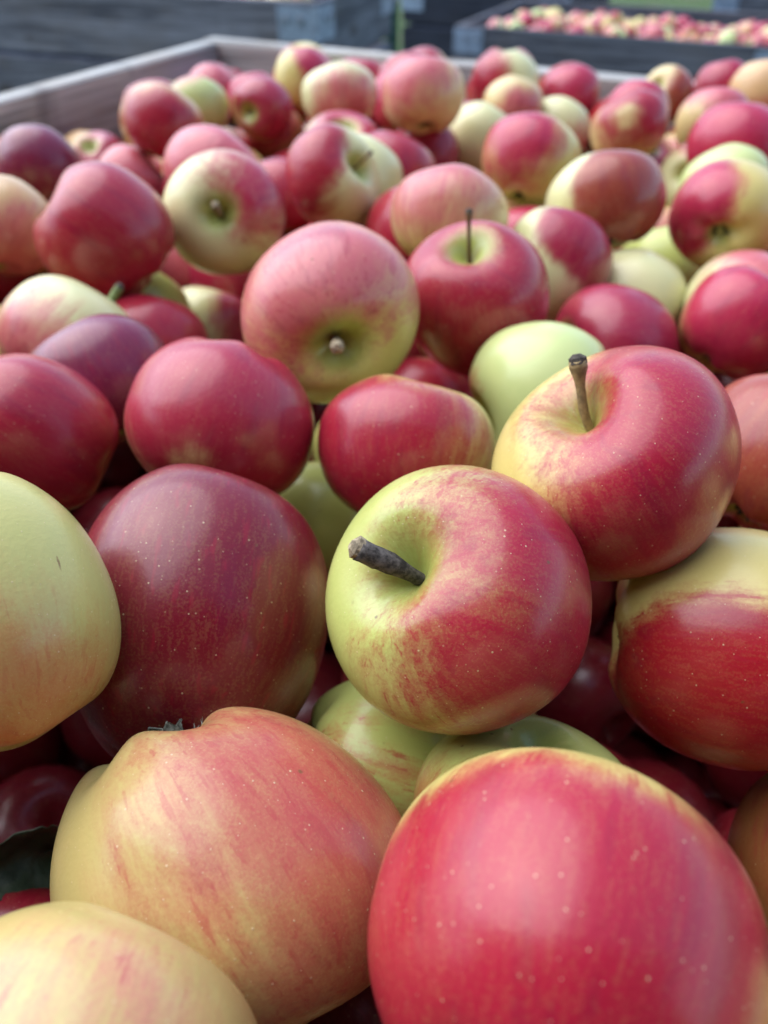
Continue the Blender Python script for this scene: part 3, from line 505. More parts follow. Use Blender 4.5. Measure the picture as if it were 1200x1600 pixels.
    {'c': [-0.13818, 0.43355, -0.22882], 'R': 0.03393, 'M': [[0.0981, -0.9945, -0.0375], [0.6863, 0.0403, 0.7262], [-0.7207, -0.097, 0.6864]], 'seed': 318, 'bd': [-0.881, -0.348, -0.32], 'th': -1.3, 'g': 'O', 'r': 'c', 'asp': 0.9, 'tp': 0.05, 'o': {'calyx': 1}, 'label': 'dark red apple in the gap between pale green and cream magenta apples'},
    {'c': [-0.16248, 0.49107, -0.23465], 'R': 0.03454, 'M': [[-0.7321, 0.6806, -0.029], [-0.5003, -0.5082, 0.701], [0.4624, 0.5277, 0.7126]], 'seed': 325, 'bd': [-0.414, -0.852, 0.32], 'th': 0.9, 'g': 'G', 'r': 'o', 'asp': 0.9, 'tp': 0.05, 'o': {'calyx': 1}, 'label': 'shaded green apple in the gap under the big rosy oval apple'},
    {'c': [-0.1627, 0.46653, -0.17006], 'R': 0.03832, 'M': [[0.6068, -0.0027, -0.7948], [0.1059, 0.9913, 0.0775], [0.7877, -0.1312, 0.6019]], 'seed': 332, 'bd': [0.55, -0.78, -0.299], 'th': -0.5, 'g': 'Y2', 'r': 'c', 'asp': 0.95, 'tp': 0.06, 'o': {'soft': 0.8, 'streak': 0.7, 'calyx': 1}, 'label': 'big rosy red oval apple with a golden tinge in the left middle'},
    {'c': [-0.22932, 0.75154, -0.22884], 'R': 0.0343, 'M': [[-0.6295, -0.4654, 0.6222], [0.739, -0.1113, 0.6644], [-0.2399, 0.8781, 0.414]], 'seed': 339, 'bd': [-0.959, 0.226, -0.169], 'th': -0.3, 'g': 'O', 'r': 'p2', 'asp': 0.85, 'tp': 0.05, 'o': {'soft': 0.75, 'calyx': 1}, 'label': 'pink apple directly above the big rosy oval apple'},
    {'c': [-0.32319, 0.9521, -0.26563], 'R': 0.03391, 'M': [[-0.0712, 0.9972, -0.0219], [-0.867, -0.0727, -0.4929], [-0.4932, -0.0161, 0.8698]], 'seed': 346, 'bd': [0.058, 0.894, 0.444], 'th': -0.1, 'g': 'Y', 'r': 'm', 'asp': 0.9, 'tp': 0.05, 'o': {'pitg': 0.9}, 'label': 'small magenta and green apple between the purple and pink apples on the left'},
    {'c': [-0.29845, 0.72746, -0.20589], 'R': 0.03568, 'M': [[0.4811, -0.8391, 0.254], [0.5465, 0.5136, 0.6615], [-0.6855, -0.1794, 0.7057]], 'seed': 353, 'bd': [-0.56, -0.821, -0.115], 'th': -1.6, 'g': 'O', 'r': 'm2', 'asp': 0.85, 'tp': 0.05, 'o': {'calyx': 1}, 'label': 'purple apple at the left edge under the grey side board'},
    {'c': [-0.24503, 0.5166, -0.18182], 'R': 0.03247, 'M': [[-0.9238, 0.3274, 0.1983], [-0.0975, -0.7022, 0.7053], [0.3702, 0.6322, 0.6806]], 'seed': 360, 'bd': [-0.583, 0.418, -0.696], 'th': 0.47, 'g': 'O', 'r': 'p', 'asp': 0.9, 'tp': 0.05, 'o': {'soft': 0.5, 'calyx': 1}, 'label': 'pale beige pink apple at the left edge, left of the big rosy oval apple'},
    {'c': [-0.27753, 0.54865, -0.22097], 'R': 0.032, 'M': [[0.7898, 0.2372, 0.5656], [-0.6101, 0.3977, 0.6853], [-0.0624, -0.8863, 0.4589]], 'seed': 367, 'bd': [0.736, -0.658, -0.161], 'th': -0.9, 'g': 'O', 'r': 'm', 'asp': 0.95, 'tp': 0.05, 'o': {'soft': 0.5, 'calyx': 1}, 'label': 'plum and red apple cut off by the left edge below the beige one'},
    {'c': [-0.16522, 0.38213, -0.19875], 'R': 0.03859, 'M': [[-0.3354, -0.8019, 0.4945], [0.5479, 0.2609, 0.7948], [-0.7663, 0.5375, 0.3519]], 'seed': 374, 'bd': [-0.488, 0.425, -0.763], 'th': 0.67, 'g': 'C', 'r': 'p', 'asp': 0.8, 'tp': 0.06, 'o': {'soft': 0.75, 'stem': (0.42, [-0.547, 0.021, 0.837], 0.05, 'green'), 'calyx': 1}, 'label': 'pale cream green apple with a short green stem poking up, far left'},
    {'c': [-0.13062, 0.32844, -0.18964], 'R': 0.03355, 'M': [[-0.3409, 0.8185, -0.4625], [-0.8079, -0.0034, 0.5893], [0.4807, 0.5746, 0.6624]], 'seed': 381, 'bd': [0.755, 0.643, -0.128], 'th': -1.7, 'g': 'O', 'r': 'm2', 'asp': 0.86, 'tp': 0.06, 'o': {'calyx': 1}, 'label': 'smooth plum coloured apple left of the rose red one'},
    {'c': [-0.14246, 0.27057, -0.17858], 'R': 0.03063, 'M': [[0.5083, 0.5576, 0.6563], [0.6835, -0.7248, 0.0865], [0.5239, 0.4046, -0.7495]], 'seed': 388, 'bd': [0.129, 0.947, -0.294], 'th': -0.75, 'g': 'O', 'r': 'c', 'asp': 1.08, 'tp': 0.07, 'o': {'soft': 0.6, 'calyx': 1}, 'label': 'glossy red apple with violet sheen at the left edge above the yellow green one'},
    {'c': [-0.03118, 0.30217, -0.25615], 'R': 0.0359, 'M': [[-0.823, -0.5675, -0.0266], [0.2745, -0.4383, 0.8559], [-0.4974, 0.6971, 0.5165]], 'seed': 395, 'bd': [0.594, -0.738, 0.32], 'th': 0.5, 'g': 'G', 'r': 'b', 'asp': 0.9, 'tp': 0.05, 'o': {'calyx': 1}, 'label': 'dim olive apple deep in the gap left of the red apple with golden patches'},
    {'c': [-0.00293, 0.15463, -0.23856], 'R': 0.03285, 'M': [[-0.2986, 0.3753, 0.8775], [0.6306, 0.7677, -0.1138], [-0.7164, 0.5193, -0.4659]], 'seed': 402, 'bd': [-0.979, -0.162, 0.125], 'th': 0.95, 'g': 'G', 'r': 'o', 'asp': 0.92, 'tp': 0.06, 'o': {'soft': 0.7, 'streak': 1.3, 'D0': 0.066, 'calyx': 1}, 'label': 'yellow green apple underneath the thick stemmed centre apple'},
    {'c': [0.04042, 0.12097, -0.21284], 'R': 0.03189, 'M': [[0.6876, -0.7192, 0.1002], [0.5983, 0.6393, 0.4831], [-0.4114, -0.2722, 0.8698]], 'seed': 409, 'bd': [-0.792, 0.457, -0.405], 'th': 0.55, 'g': 'G', 'r': 'o2', 'asp': 0.9, 'tp': 0.07, 'o': {'soft': 0.6, 'stem': (-0.12, [0.128, 0.099, 0.987], 0.04, 'stub'), 'pitg': 0.8, 'spot': ([-0.178, 0.154, 0.972], 0.06, 1.6, [-0.358, -0.509, -0.783]), 'D0': 0.064}, 'label': 'green apple with a brown spot and shallow hollow, behind the huge bottom right apple'},
    {'c': [0.14651, 0.12221, -0.25013], 'R': 0.03529, 'M': [[-0.7736, -0.1969, 0.6023], [0.6337, -0.2391, 0.7357], [-0.0008, 0.9508, 0.3098]], 'seed': 416, 'bd': [0.607, 0.784, -0.13], 'th': -0.3, 'g': 'Y', 'r': 'b2', 'asp': 0.9, 'tp': 0.06, 'o': {'calyx': 1}, 'label': 'shaded orange brown apple at the right edge beside the huge red one'},
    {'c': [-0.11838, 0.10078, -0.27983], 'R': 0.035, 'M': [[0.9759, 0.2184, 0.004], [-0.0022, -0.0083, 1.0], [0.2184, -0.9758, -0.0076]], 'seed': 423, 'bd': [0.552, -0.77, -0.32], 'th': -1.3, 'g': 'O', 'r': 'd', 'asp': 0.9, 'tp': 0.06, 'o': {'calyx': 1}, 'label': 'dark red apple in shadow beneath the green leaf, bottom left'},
    {'c': [0.2237, 0.78855, -0.18946], 'R': 0.03424, 'M': [[-0.0326, -0.9756, -0.2172], [0.8778, -0.1318, 0.4604], [-0.4778, -0.1757, 0.8607]], 'seed': 430, 'bd': [-0.963, -0.032, 0.266], 'th': 0.25, 'g': 'Y2', 'r': 'c', 'asp': 0.8, 'tp': 0.05, 'o': {'soft': 0.625, 'patch': ([-0.93, 0.358, 0.081], 0.93, 0.06, -0.6), 'calyx': 1}, 'label': 'pink apple with a yellow middle stripe and red left side, back right'},
    {'c': [0.2047, 0.97932, -0.20108], 'R': 0.03128, 'M': [[-0.5884, 0.8018, 0.1041], [-0.7306, -0.5824, 0.3564], [0.3464, 0.1337, 0.9285]], 'seed': 437, 'bd': [0.948, 0.262, 0.183], 'th': -0.1, 'g': 'Y', 'r': 'c2', 'asp': 0.98, 'tp': 0.07, 'o': {'soft': 0.375, 'calyx': 1}, 'label': 'bright magenta apple standing at the right of the back board, yellow base'},
    {'c': [0.18537, 0.92386, -0.22565], 'R': 0.03674, 'M': [[0.9592, -0.1954, 0.2043], [0.0693, 0.8632, 0.5001], [-0.2741, -0.4656, 0.8415]], 'seed': 444, 'bd': [0.431, -0.324, -0.842], 'th': 0.47, 'g': 'C', 'r': 'p2', 'asp': 0.85, 'tp': 0.05, 'o': {'soft': 0.5, 'calyx': 1}, 'label': 'cream yellow apple in front of the bright magenta one at the back'},
    {'c': [0.13122, 0.96584, -0.18479], 'R': 0.0357, 'M': [[-0.8802, -0.448, 0.1565], [0.4739, -0.8119, 0.341], [-0.0257, 0.3743, 0.927]], 'seed': 451, 'bd': [0.656, 0.707, -0.263], 'th': 0.4, 'g': 'C', 'r': 'c', 'asp': 0.82, 'tp': 0.05, 'o': {'soft': 0.5, 'calyx': 1}, 'label': 'cream green apple with a red left cheek, standing tallest against the back board'},
    {'c': [0.13355, 0.90598, -0.19681], 'R': 0.03131, 'M': [[0.3356, 0.9384, 0.0818], [-0.8255, 0.2512, 0.5054], [0.4537, -0.2372, 0.859]], 'seed': 458, 'bd': [0.663, 0.243, -0.708], 'th': 0.37, 'g': 'Y2', 'r': 'p2', 'asp': 0.85, 'tp': 0.05, 'o': {'soft': 0.5, 'calyx': 1}, 'label': 'small peach apple before the cream green apple with a red left cheek'},
    {'c': [0.24347, 0.84374, -0.18882], 'R': 0.02977, 'M': [[0.5135, -0.8574, -0.0353], [0.7321, 0.4163, 0.5392], [-0.4476, -0.3027, 0.8415]], 'seed': 465, 'bd': [-0.991, 0.113, -0.076], 'th': -0.18, 'g': 'C', 'r': 'c2', 'asp': 0.9, 'tp': 0.05, 'o': {'soft': 0.5, 'calyx': 1}, 'label': 'small pink apple just right of the bright magenta apple at the back board'},
    {'c': [0.32041, 1.00446, -0.20622], 'R': 0.0287, 'M': [[-0.5813, 0.3983, -0.7095], [0.1181, -0.8215, -0.5579], [-0.8051, -0.4081, 0.4305]], 'seed': 472, 'bd': [-0.563, 0.801, -0.205], 'th': 0.4, 'g': 'Y2', 'r': 'b', 'asp': 0.92, 'tp': 0.05, 'o': {'pitg': 0.9}, 'label': 'cream apple showing a green hollow, near the right end of the back board'},
    {'c': [0.38955, 1.02076, -0.20389], 'R': 0.03252, 'M': [[0.8517, 0.5101, 0.1203], [-0.5184, 0.7861, 0.3366], [0.0771, -0.3491, 0.9339]], 'seed': 479, 'bd': [0.321, -0.863, 0.389], 'th': -0.35, 'g': 'O', 'r': 'm', 'asp': 0.92, 'tp': 0.05, 'o': {'soft': 0.5, 'calyx': 1}, 'label': 'purplish magenta apple rising above the back rim at the right'},
    {'c': [0.41026, 0.96238, -0.19529], 'R': 0.03392, 'M': [[-0.2395, -0.9696, -0.0496], [0.8071, -0.2272, 0.5449], [-0.5396, 0.0905, 0.8371]], 'seed': 486, 'bd': [-0.288, -0.239, -0.928], 'th': 0.62, 'g': 'O', 'r': 'p', 'asp': 0.95, 'tp': 0.05, 'o': {'soft': 0.5, 'calyx': 1}, 'label': 'plain peach coloured apple at the back right, behind the purplish magenta one'},
    {'c': [0.33198, 0.87524, -0.20544], 'R': 0.03575, 'M': [[-0.4349, 0.8975, 0.0733], [-0.7501, -0.4061, 0.522], [0.4983, 0.172, 0.8498]], 'seed': 493, 'bd': [0.607, 0.247, 0.755], 'th': 0.47, 'g': 'Y2', 'r': 'p2', 'asp': 0.85, 'tp': 0.05, 'o': {'soft': 0.5, 'calyx': 1}, 'label': 'yellow apple with a pink top between the purplish and the wide magenta red apples'},
    {'c': [0.29054, 0.70237, -0.18419], 'R': 0.03965, 'M': [[0.8795, -0.2916, 0.376], [0.1201, 0.9006, 0.4177], [-0.4604, -0.3222, 0.8271]], 'seed': 500, 'bd': [-0.571, -0.817, -0.082], 'th': -1.03, 'g': 'O', 'r': 'c2', 'asp': 0.8, 'tp': 0.05, 'o': {'soft': 0.5, 'calyx': 1}, 'label': 'wide magenta red apple at the right edge, back rows'},
    {'c': [0.2622, 0.85386, -0.24425], 'R': 0.03571, 'M': [[-0.9927, -0.1176, -0.0252], [0.1177, -0.9075, -0.4032], [0.0246, -0.4032, 0.9148]], 'seed': 507, 'bd': [0.598, 0.247, 0.762], 'th': 0.01999999999999999, 'g': 'C', 'r': 'c2', 'asp': 0.82, 'tp': 0.05, 'o': {'soft': 0.5}, 'label': 'low pink and cream apple behind the half cream half dark red apple'},
    {'c': [0.28395, 0.75538, -0.2244], 'R': 0.03346, 'M': [[0.6063, 0.4577, -0.6503], [-0.7447, 0.0399, -0.6662], [-0.2789, 0.8882, 0.3651]], 'seed': 514, 'bd': [-0.048, 0.995, 0.09], 'th': 0.27, 'g': 'C', 'r': 'c2', 'asp': 0.9, 'tp': 0.05, 'o': {'soft': 0.625, 'pitg': 0.9}, 'label': 'pink and cream apple with its hollow facing left, behind the red and yellow calyx apple'},
    {'c': [0.26464, 0.64192, -0.19936], 'R': 0.03423, 'M': [[0.2819, -0.9594, -0.0109], [0.7617, 0.2169, 0.6105], [-0.5834, -0.1804, 0.7919]], 'seed': 521, 'bd': [0.941, -0.109, 0.32], 'th': 1.02, 'g': 'C2', 'r': 'p', 'asp': 0.9, 'tp': 0.05, 'o': {'soft': 0.5, 'calyx': 1}, 'label': 'tiny visible piece of pale green apple below the wide magenta red one'},
    {'c': [0.11173, 0.61278, -0.2342], 'R': 0.03421, 'M': [[-0.7207, 0.6933, 0.0023], [-0.5313, -0.5544, 0.6406], [0.4454, 0.4604, 0.7679]], 'seed': 528, 'bd': [0.477, 0.627, -0.616], 'th': 0.01999999999999999, 'g': 'C', 'r': 'c2', 'asp': 0.9, 'tp': 0.05, 'o': {'soft': 0.5, 'calyx': 1}, 'label': 'small pinkish apple top peeking behind the magenta apple with pale panel'},
    {'c': [-0.0882, 0.71062, -0.22835], 'R': 0.03585, 'M': [[0.946, -0.3241, 0.0054], [0.2569, 0.76, 0.5969], [-0.1976, -0.5633, 0.8023]], 'seed': 535, 'bd': [-0.201, -0.974, -0.107], 'th': -0.68, 'g': 'O', 'r': 'c', 'asp': 0.9, 'tp': 0.05, 'o': {'soft': 0.5, 'calyx': 1}, 'label': 'rose apple in the gap left of the sideways stemmed apple'},
    {'c': [0.02066, 0.42645, -0.26772], 'R': 0.03946, 'M': [[-0.837, -0.5472, 0.0084], [0.3514, -0.5257, 0.7747], [-0.4195, 0.6513, 0.6323]], 'seed': 542, 'bd': [-0.486, 0.813, -0.32], 'th': -1.4, 'g': 'O', 'r': 'c', 'asp': 0.9, 'tp': 0.05, 'o': {'calyx': 1}, 'label': 'crimson sliver of apple under the stub stemmed and upright stemmed apples'},
    {'c': [-0.00427, 0.36266, -0.25556], 'R': 0.03571, 'M': [[0.2945, 0.9556, -0.0025], [-0.5634, 0.1757, 0.8073], [0.7719, -0.2364, 0.5901]], 'seed': 549, 'bd': [-0.908, 0.271, 0.32], 'th': 0.9, 'g': 'G', 'r': 'o', 'asp': 0.9, 'tp': 0.05, 'o': {'calyx': 1}, 'label': 'green sliver of apple left behind the red apple with golden patches'},
    {'c': [0.21842, 0.60888, -0.25023], 'R': 0.03526, 'M': [[0.7053, -0.7087, 0.0159], [0.5215, 0.5339, 0.6655], [-0.4801, -0.4611, 0.7462]], 'seed': 556, 'bd': [0.853, 0.412, 0.32], 'th': 0.6, 'g': 'G', 'r': 'b', 'asp': 0.9, 'tp': 0.05, 'o': {'calyx': 1}, 'label': 'shaded olive apple in the dark gap beside the half cream half dark red apple'},
]
def build_apple(a, i):
    big = a['R'] / max(.05, np.linalg.norm(a['c']))
    nr, ns = (72, 80) if big > .11 else (48, 52) if big > .06 else (32, 36)
    o = a['o']
    me, V = apple_mesh('apple', a['asp'], a['tp'], a['seed'], nr, ns, a['R'], a['bd'], a['th'], o.get('soft', .4), o.get('lobe', .035), o.get('pit', .36), o.get('basin', .24), o.get('pitg', 1.0), o.get('patch'), 1.0, o.get('bw', .30))
    ob = link('apple', me, SKIN)
    M = Matrix([[a['M'][r][c] for c in range(3)] for r in range(3)]).to_4x4(); M.translation = Vector(a['c']) + Vector((0, 0, CAM_Z)); ob.matrix_world = M
    tag(ob, a['label'], 'apple', 'apples in the near bin'); sp = o.get('spot')
    props(ob, a['g'], a['r'], o.get('streak', .9), (sp[0], sp[1], sp[2]) if sp else None, sp[3] if sp else (0, 0, 1))
    st = o.get('stem')
    if st: add_stem(ob, V[0], (0, 0, 1), st[1], st[0], st[2], st[3], a['R'], i)
    if o.get('calyx'): add_calyx(ob, V[-1], a['R'], i, SEPAL if o['calyx'] > 1 else SEPALD, o.get('cal', 1.25 if o['calyx'] > 1 else .9), 260 if o['calyx'] > 1 else 0)
    return ob
for i, a in enumerate(APPLES): build_apple(a, i)

# apples lower in the heap and outside the picture: ten shapes shared between them
rf = random.Random(11)
KINDS = [('Y', 'c'), ('Y', 'c'), ('O', 'c2'), ('C', 'c'), ('O', 'm'), ('G', 'o'), ('Y', 'r'), ('C', 'p'), ('O', 'c'), ('Y', 'b')]
LOW = []
for k in range(10):
    v = np.array([rf.gauss(0, 1) for _ in range(3)]); v /= np.linalg.norm(v)
    LOW.append(apple_mesh('apple', rf.uniform(.84, .95), rf.uniform(.04, .1), 500 + k, 24, 26, 1.0, v, rf.uniform(-.9, .3), .4)[0])
GAP_SHADE = [apple_mesh('apple', .9, .06, 540 + k, 24, 26, 1.0, (0, 0, 1), -2.2, .4, pitg=.05)[0] for k in range(3)]
FILL = [[-0.213, 0.2418, -0.1801, 0.0369, 0],
        [0.2579, -0.0832, -0.1801, 0.0365, 0],
        [-0.5077, 0.3862, -0.1801, 0.0341, 0],
        [-0.6145, 0.4237, -0.1802, 0.037, 0],
        [-0.1777, 0.1169, -0.1802, 0.036, 0],
        [0.2769, -0.1671, -0.1802, 0.0387, 0],
        [0.3556, 0.369, -0.1802, 0.0375, 0],
        [0.3613, 0.1754, -0.1803, 0.0383, 0],
        [-0.5382, 0.6329, -0.1803, 0.0357, 0],
        [-0.2782, 0.1474, -0.1803, 0.0344, 0],
        [0.1928, -0.1165, -0.1803, 0.0342, 0],
        [-0.3076, 0.2474, -0.1803, 0.0362, 0],
        [-0.1224, 0.0399, -0.1803, 0.0341, 0],
        [-0.5187, 0.4739, -0.1803, 0.0349, 0],
        [-0.4381, 0.5201, -0.1804, 0.0346, 0],
        [0.4085, 0.1032, -0.1804, 0.0356, 0],
        [-0.4623, 0.2131, -0.1804, 0.0359, 0],
        [0.5933, 0.7122, -0.1805, 0.0352, 0],
        [-0.5729, 0.3222, -0.1805, 0.0372, 0],
        [0.1097, -0.0824, -0.1805, 0.037, 0],
        [-0.3562, 0.4298, -0.1806, 0.0377, 0],
        [0.2079, -0.009, -0.1806, 0.0351, 0],
        [0.4819, 0.4814, -0.1806, 0.0344, 0],
        [-0.4206, 0.5906, -0.1806, 0.0379, 0],
        [0.21, 0.1573, -0.1807, 0.0354, 0],
        [0.5038, 0.3502, -0.1807, 0.0341, 0],
        [0.4284, 0.428, -0.1808, 0.035, 0],
        [0.6948, 0.6886, -0.1808, 0.0359, 0],
        [0.4487, 0.2802, -0.1809, 0.0381, 0],
        [0.4835, 0.5667, -0.1809, 0.0347, 0],
        [0.5096, 0.7373, -0.1809, 0.035, 0],
        [-0.6061, 0.5261, -0.1809, 0.0373, 0],
        [0.3906, 0.4999, -0.181, 0.0343, 0],
        [0.5387, 0.6323, -0.181, 0.0389, 0],
        [0.5876, 0.8254, -0.181, 0.0383, 0],
        [0.7185, 0.7764, -0.181, 0.0383, 0],
        [0.6082, 0.5076, -0.1811, 0.0343, 0],
        [0.1084, 0.0339, -0.1811, 0.0342, 0],
        [-0.3338, 0.3272, -0.1811, 0.0359, 0],
        [0.3024, 0.2977, -0.1811, 0.035, 0],
        [-0.4997, 0.5668, -0.1811, 0.0356, 0],
        [0.3172, -0.0393, -0.1811, 0.0389, 0],
        [0.657, 0.6252, -0.1812, 0.0384, 0],
        [0.2791, 0.2053, -0.1812, 0.0345, 0],
        [0.0442, -0.0475, -0.1813, 0.0384, 0],
        [-0.4907, 0.6938, -0.1813, 0.0358, 0],
        [-0.4278, 0.3814, -0.1813, 0.0344, 0],
        [0.1783, 0.0825, -0.1814, 0.0387, 0],
        [0.3115, 0.1183, -0.1814, 0.0385, 0],
        [-0.6873, 0.384, -0.1815, 0.0356, 0],
        [0.6553, 0.8715, -0.1815, 0.0376, 0],
        [0.3373, 0.4372, -0.1815, 0.0348, 0],
        [-0.4706, 0.3163, -0.1816, 0.036, 0],
        [0.4418, 0.1646, -0.1816, 0.0349, 0],
        [0.4223, 0.6138, -0.1817, 0.0346, 0],
        [0.3755, 0.2545, -0.1817, 0.0369, 0],
        [0.3289, 0.0385, -0.1818, 0.037, 0],
        [-0.3784, 0.1761, -0.1821, 0.0388, 0],
        [0.5395, 0.4236, -0.1821, 0.0359, 0],
        [-0.6631, 0.311, -0.1824, 0.0345, 0],
        [-0.2467, 0.3073, -0.1824, 0.0353, 0],
        [0.2536, 0.0631, -0.1828, 0.0349, 0],
        [0.5697, 0.8976, -0.1828, 0.0342, 0],
        [-0.3998, 0.2924, -0.1829, 0.0345, 0],
        [-0.2854, 0.3855, -0.1833, 0.0385, 0],
        [0.4794, 0.675, -0.1835, 0.0345, 0],
        [-0.6158, 0.2627, -0.1836, 0.0348, 0],
        [0.2422, 0.2609, -0.1836, 0.0342, 0],
        [0.6462, 0.7729, -0.1837, 0.0364, 0],
        [-0.3549, 0.5173, -0.1842, 0.0355, 0],
        [0.5512, 0.5608, -0.1843, 0.0344, 0],
        [-0.5423, 0.2466, -0.1858, 0.0348, 0],
        [-0.4472, 0.4502, -0.186, 0.0369, 0],
        [0.4288, 0.3519, -0.1861, 0.039, 0],
        [0.2751, 0.3615, -0.1884, 0.037, 0],
        [-0.2468, 0.0799, -0.1889, 0.0344, 0],
        [-0.0322, -0.0191, -0.1904, 0.0358, 0],
        [0.5132, 0.8075, -0.1909, 0.0363, 0],
        [-0.2176, 0.1717, -0.1955, 0.0342, 0],
        [0.7665, 0.8294, -0.1957, 0.0345, 0],
        [-0.5899, 0.5911, -0.1998, 0.0346, 0],
        [0.0275, 1.013, -0.2016, 0.0351, 0],
        [0.5459, 0.4937, -0.2033, 0.0341, 0],
        [0.3838, 0.5636, -0.2045, 0.0348, 0],
        [-0.4389, 0.6565, -0.2053, 0.0341, 0],
        [-0.726, 0.3158, -0.2065, 0.0349, 0],
        [0.035, 0.0196, -0.2077, 0.0348, 0],
        [0.0483, 1.0956, -0.2083, 0.0342, 0],
        [-0.2984, 0.466, -0.209, 0.0348, 0],
        [0.1505, 1.1084, -0.2091, 0.0352, 0],
        [-0.1872, 0.0555, -0.2096, 0.0347, 0],
        [0.1392, -0.0203, -0.2103, 0.0363, 0],
        [0.6115, 0.572, -0.2103, 0.0341, 0],
        [-0.0255, 0.4454, -0.2104, 0.0363, 0],
        [-0.0975, 1.1051, -0.2113, 0.0376, 2, 'apple deep under the pink topped apple at the back board'],
        [0.3127, -0.1137, -0.2125, 0.035, 0],
        [0.1351, 1.0407, -0.2126, 0.0354, 2, 'apple deep under the cream green apple with red cheek'],
        [-0.3361, 0.1256, -0.213, 0.0358, 0],
        [0.2941, 0.4886, -0.2135, 0.0374, 0],
        [0.5128, 0.29, -0.2142, 0.0354, 0],
        [0.4703, 0.2166, -0.2158, 0.0352, 0],
        [-0.5459, 0.5286, -0.216, 0.0343, 0],
        [-0.0292, 1.0548, -0.2169, 0.0389, 2, 'apple deep under the cream and pink back apple'],
        [0.2657, 0.0064, -0.2172, 0.0349, 0],
        [0.5673, 0.7656, -0.2189, 0.036, 0],
        [-0.4004, 0.2348, -0.2192, 0.0353, 0],
        [-0.633, 0.3614, -0.2194, 0.0347, 0],
        [-0.1065, 1.1888, -0.2195, 0.0348, 0],
        [0.2187, 1.0568, -0.2196, 0.0355, 2, 'apple deep under the bright magenta back apple'],
        [-0.556, 0.4165, -0.2201, 0.0356, 0],
        [0.4417, 0.5243, -0.2201, 0.0369, 0],
        [0.2045, 0.3073, -0.2207, 0.0381, 0],
        [-0.2517, 0.9564, -0.2218, 0.0348, 2, 'apple deep under the red apple by the side board'],
        [0.3854, 0.0519, -0.222, 0.0355, 0],
        [-0.0471, 0.9617, -0.2223, 0.0353, 0],
        [0.0455, 1.1632, -0.2233, 0.0354, 0],
        [-0.1887, 0.3012, -0.2234, 0.0372, 0],
        [0.5971, 0.6376, -0.2248, 0.0348, 0],
        [0.0375, 0.2127, -0.2249, 0.0359, 0],
        [-0.2066, 0.5617, -0.2255, 0.0388, 2, 'apple deep under the big rosy oval apple'],
        [-0.242, 0.4201, -0.2271, 0.0345, 0],
        [0.1266, 0.7003, -0.2273, 0.0355, 2, 'apple deep under the top layer'],
        [-0.1736, 0.8002, -0.2281, 0.0367, 0],
        [-0.3011, 0.6155, -0.2291, 0.0384, 0],
        [-0.1571, 0.7227, -0.2299, 0.034, 0],
        [-0.3384, 0.8088, -0.2301, 0.0341, 0],
        [0.2543, 0.9359, -0.2301, 0.0365, 2, 'apple deep under the pink apple with yellow stripe'],
        [0.1914, 0.2163, -0.2307, 0.0354, 0],
        [-0.0323, 1.1335, -0.2318, 0.0371, 0],
        [-0.267, 1.0277, -0.2343, 0.0377, 0],
        [-0.0341, 0.8805, -0.2349, 0.0347, 0],
        [-0.2492, 0.3484, -0.2356, 0.0342, 0],
        [0.0401, 0.615, -0.2357, 0.0342, 0],
        [-0.0798, 0.0349, -0.2366, 0.0355, 0],
        [0.3935, 0.8937, -0.2376, 0.0343, 0],
        [0.0944, 0.9495, -0.2384, 0.035, 2, 'apple deep under the plain pale yellow green apple'],
        [-0.0323, 0.5535, -0.2386, 0.035, 0],
        [-0.2182, 0.8706, -0.2394, 0.0365, 0],
        [0.056, 0.4923, -0.2394, 0.0344, 0],
        [0.2807, 0.413, -0.2406, 0.038, 0],
        [-0.1769, 0.2316, -0.2411, 0.0353, 0],
        [-0.0853, 0.3507, -0.2411, 0.0345, 0],
        [0.3189, 0.5522, -0.2416, 0.0372, 0],
        [0.2699, 1.0027, -0.2419, 0.0347, 0],
        [-0.1217, 1.2672, -0.2427, 0.0354, 0],
        [0.1794, 0.7458, -0.2433, 0.0344, 0],
        [0.134, 0.3119, -0.2433, 0.0366, 1, 'dark apple deep under the knobbly stemmed apple'],
        [-0.3612, 0.8704, -0.2434, 0.0345, 0],
        [-0.0597, 0.809, -0.2438, 0.0349, 0],
        [-0.351, 0.5576, -0.2439, 0.037, 0],
        [-0.3422, 0.6776, -0.2447, 0.0345, 0],
        [-0.2292, 0.6314, -0.2468, 0.0382, 0],
        [-0.223, 1.2049, -0.2483, 0.0359, 2, 'apple deep under the corner rose apple'],
        [0.3369, 0.7865, -0.2493, 0.0361, 0],
        [-0.0553, 1.2306, -0.2502, 0.038, 0],
        [0.0768, 0.0754, -0.2507, 0.0382, 0],
        [-0.2863, 1.12, -0.2514, 0.0359, 0],
        [0.3153, 0.6889, -0.2517, 0.0388, 0],
        [0.0672, 1.0348, -0.2527, 0.0355, 0],
        [0.3584, 0.9735, -0.2543, 0.0343, 0],
        [0.4314, 0.9904, -0.2543, 0.0368, 0],
        [0.119, 0.7758, -0.2548, 0.0359, 0],
        [0.0669, 0.6804, -0.2558, 0.0342, 0],
        [0.2362, 0.6724, -0.2562, 0.0345, 2, 'apple deep under the shaded olive apple'],
        [-0.1519, 0.8584, -0.2572, 0.0345, 0],
        [-0.0398, 0.6529, -0.2577, 0.0343, 0],
        [0.315, 0.9101, -0.258, 0.0342, 2, 'apple deep under the pink apple with left facing hollow'],
        [0.1672, 0.9819, -0.2585, 0.037, 0],
        [0.0377, 0.8722, -0.2587, 0.0377, 0],
        [0.053, 0.746, -0.2593, 0.0352, 0],
        [0.0231, 0.9667, -0.2603, 0.0369, 0],
        [0.1651, 0.8323, -0.262, 0.0341, 0],
        [-0.2316, 1.2912, -0.262, 0.0352, 0],
        [-0.164, 1.1699, -0.2623, 0.0361, 0],
